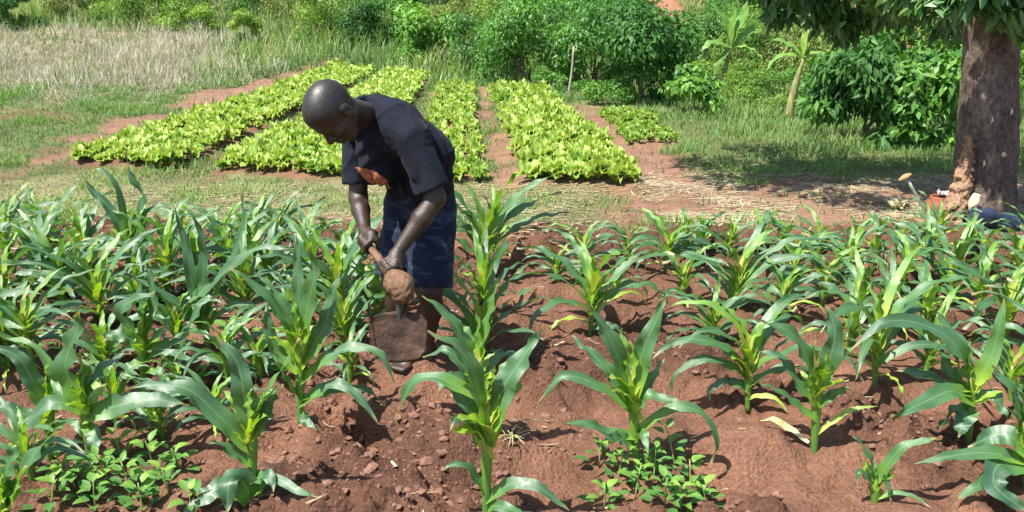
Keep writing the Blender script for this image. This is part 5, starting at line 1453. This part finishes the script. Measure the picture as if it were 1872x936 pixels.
    nrmF = np.cross(V[F[:, 2]] - V[F[:, 0]], V[F[:, 3]] - V[F[:, 1]]); nrmF /= np.linalg.norm(nrmF, axis=1)[:, None] + 1e-9
    ins &= np.sum(nrmF * (np.array([0, 0, CAM_H]) - C), axis=1) > 0
    if ins.any():
        Fp = F[ins]; u, inv = np.unique(Fp, return_inverse=True); vn = np.zeros((len(V), 3))
        for q in range(4): np.add.at(vn, F[:, q], nrmF)
        vn /= np.linalg.norm(vn, axis=1)[:, None] + 1e-9
        near = C[ins][:, 1].min()
        o = part("chest_print", mesh("chest_print", V[u] + vn[u] * .0025 - foot, inv.reshape(-1, 4), M['print']), sh); o["label"] = "faded orange print on the shirt's chest"
    # shorts
    Q = Solid(lo, hi, .0085)
    wst = pel + UP * .10 + HD * .01
    for sgn in (-1, 1):
        o = LF * .065 * sgn; Q.cone(wst + o, pel + o, .112, .128, .05)
    Q.ell(pel - HD * .06 - UP * .02, np.eye(3), (.12, .12, .13), .06)
    for hip, kn in ((hipL, knL), (hipR, knR)):
        e = hip + (kn - hip) * .97
        Q.cone(hip, e, .118, .108, .03, cut='b')
    X, Y, Z = Q.grid(); dl = X * LF[0] + Y * LF[1]; dh = X * HD[0] + Y * HD[1]
    Q.F += .0035 * np.sin(40 * (Z + .4 * dl) + 2.4 * np.sin(13 * dl + 9 * dh)) * np.clip(.5 + .8 * np.sin(9 * Z + 15 * dl), 0, 1) + .003 * np.sin(26 * dl + 3 * np.sin(8 * Z))
    V, F = Q.mesh()
    so = part("shorts", mesh("shorts", V - foot, F, M['shorts']), root); so["label"] = "knee-length navy patterned shorts"
build_person()

# ------------------------------------------------------------ the hoe in the worker's hands
M['handle'] = simple("worn_wood", (.095, .052, .030), (.24, .135, .078), 16, .7, .5, .012, .3)
M['iron'] = simple("rusty_iron", (.026, .017, .012), (.105, .058, .037), 16, .7, .9, .02, .4, detail=8, metal=.25)
M['tang'] = simple("dark_iron", (.07, .07, .075), (.16, .16, .17), 14, .45, .3, .004, .5, metal=.6)
def build_hoe():
    b = knob.copy(); root = thing("hoe", b, "hoe with knobbed wooden handle and wide rusty blade held by the worker", "hoe")
    V, F = tube([hback - b, (hback + knob) / 2 - b, knob - b], [.0165, .018, .021], 12, 14, rough=.05)
    part("handle", mesh("handle", V, F, M['handle']), root)
    S = Solid(b - .14, b + .14, .0055)
    S.ell(b - hd * .005, np.eye(3), (.066, .062, .052), .02); S.ell(b + hd * .03 - UP * .022, np.eye(3), (.048, .048, .050), .02); S.cone(b - hd * .09, b, .026, .05, .02)
    X, Y, Z = S.grid(); S.F += .0028 * np.sin(95 * X + 3 * np.sin(60 * Z)) * np.sin(85 * Z + 2 * np.sin(70 * Y)) + .002 * np.sin(210 * X + 160 * Y) * np.sin(190 * Z)
    V, F = S.mesh(); part("handle_knob", mesh("handle_knob", V - b, F, M['handle']), root)
    Yb = b[1] - .015
    t0 = W(732, 520, Yb) - b; t1 = W(731, 572, Yb) - b; t2 = W(730, 596, Yb - .004) - b
    V, F = tube([t0, t1, t2], [.021, .018, .011], 10, 9); part("tang", mesh("tang", V, F, M['tang']), root)
    # blade: slightly dished plate with rounded corners
    nu, nv = 23, 17; V = []; uA = nrm(W(782, 575, Yb) - W(676, 577, Yb)); cen = W(729, 573, Yb) - b; bot = W(731, 657, Yb - .05) - b; dA = nrm(bot - cen); Hb = np.linalg.norm(bot - cen)
    nB = np.cross(uA, dA)
    for th in (0, .005):
        for j in range(nv):
            v = j / (nv - 1)
            hw = (.128 - .008 * v) * (1 - .16 * (max(0, v - .75) / .25) ** 2.5 - .10 * (max(0, .15 - v) / .15) ** 2)
            for i in range(nu):
                u = i / (nu - 1) * 2 - 1
                dv = -.010 * (u * u) * (1 - v) * 0 + .012 * (1 - u * u) * v - .03 * (abs(u) ** 6) * v * v + .022 * abs(u) ** 8 * (1 - v) ** 4
                bow = .020 * u * u + .012 * (v - .4) ** 2
                V.append(cen + uA * u * hw + dA * (v * Hb + dv - .012 * (1 - abs(u)) * (1 - v)) - nB * (bow + th) + rng.normal(size=3) * .0006)
    V = np.array(V); idx = np.arange(nu * nv).reshape(nv, nu); n0 = nu * nv
    F = [(idx[j, i], idx[j, i + 1], idx[j + 1, i + 1], idx[j + 1, i]) for j in range(nv - 1) for i in range(nu - 1)]
    F += [(a + n0, d + n0, c + n0, b2 + n0) for a, b2, c, d in F[:]]
    rim = list(idx[0, :]) + list(idx[1:, -1]) + list(idx[-1, -2::-1]) + list(idx[-2:0, 0])
    for i in range(len(rim)):
        a, c = rim[i], rim[(i + 1) % len(rim)]; F.append((c, a, a + n0, c + n0))
    part("blade", mesh("blade", V, F, M['iron']), root)
build_hoe()

# ------------------------------------------------------------ crumbling root flare of the big tree
def build_flare():
    Y = TREE_Y
    p = [W(1734, 420, Y - .28), W(1744, 385, Y - .25), W(1757, 345, Y - .205), W(1766, 300, Y - .175), W(1772, 255, Y - .15)]
    S = Solid(np.min(p, 0) - .2, np.max(p, 0) + .2, .011)
    S.chain(p, [.10, .088, .07, .045, .02], .03)
    S.cone(W(1722, 420, Y - .22), W(1752, 365, Y - .16), .07, .06, .03)
    X, Yy, Z = S.grid()
    S.F += .016 * np.sin(40 * X + 3 * np.sin(19 * Z)) * np.sin(33 * Z + 2 * np.sin(25 * X)) + .012 * np.sin(90 * Z + 4 * np.sin(37 * X + 30 * Yy)) * np.sin(70 * X + 40 * Yy) + .006 * np.random.default_rng(8).normal(size=X.shape)
    V, F = S.mesh(); o = part("root_flare", mesh("root_flare", V - TREE_B, F, M['root']), TRUNK); o["label"] = "orange-brown crumbling root flare"
build_flare()

# ------------------------------------------------------------ cloth bundle at the tree
def build_bundle():
    b = on_ground(1815, 425)
    S = Solid(b + np.array([-.35, -.25, -.05]), b + np.array([.75, .25, .30]), .011)
    def q(px, py, dy=0): p = W(px, py, b[1] + dy); return p
    S.cone(q(1782, 396), q(1835, 402), .062, .070, .04); S.cone(q(1835, 402, .05), q(1900, 408, .03), .066, .05, .04); S.cone(q(1785, 388, .02), q(1812, 392, .0), .035, .045, .03); S.cone(q(1840, 412, -.04), q(1935, 416), .05, .04, .04)
    X, Y, Z = S.grid(); S.F += .007 * np.sin(34 * X + 20 * Z + 3 * np.sin(12 * Y + 9 * X)) + .006 * np.sin(60 * Z + 18 * X) + .004 * np.sin(50 * Y - 40 * X)
    V, F = S.mesh(); o = part("cloth_bundle", mesh("cloth_bundle", V - b, F, M['bundle']), loc=b)
    tag(o, "dark blue cloth bundle lying at the foot of the trunk", "cloth")
M['bundle'] = cloth_mat("dark_blue_cloth", (.008, .014, .035), (.020, .032, .075), 8, .7, .1)
build_bundle()
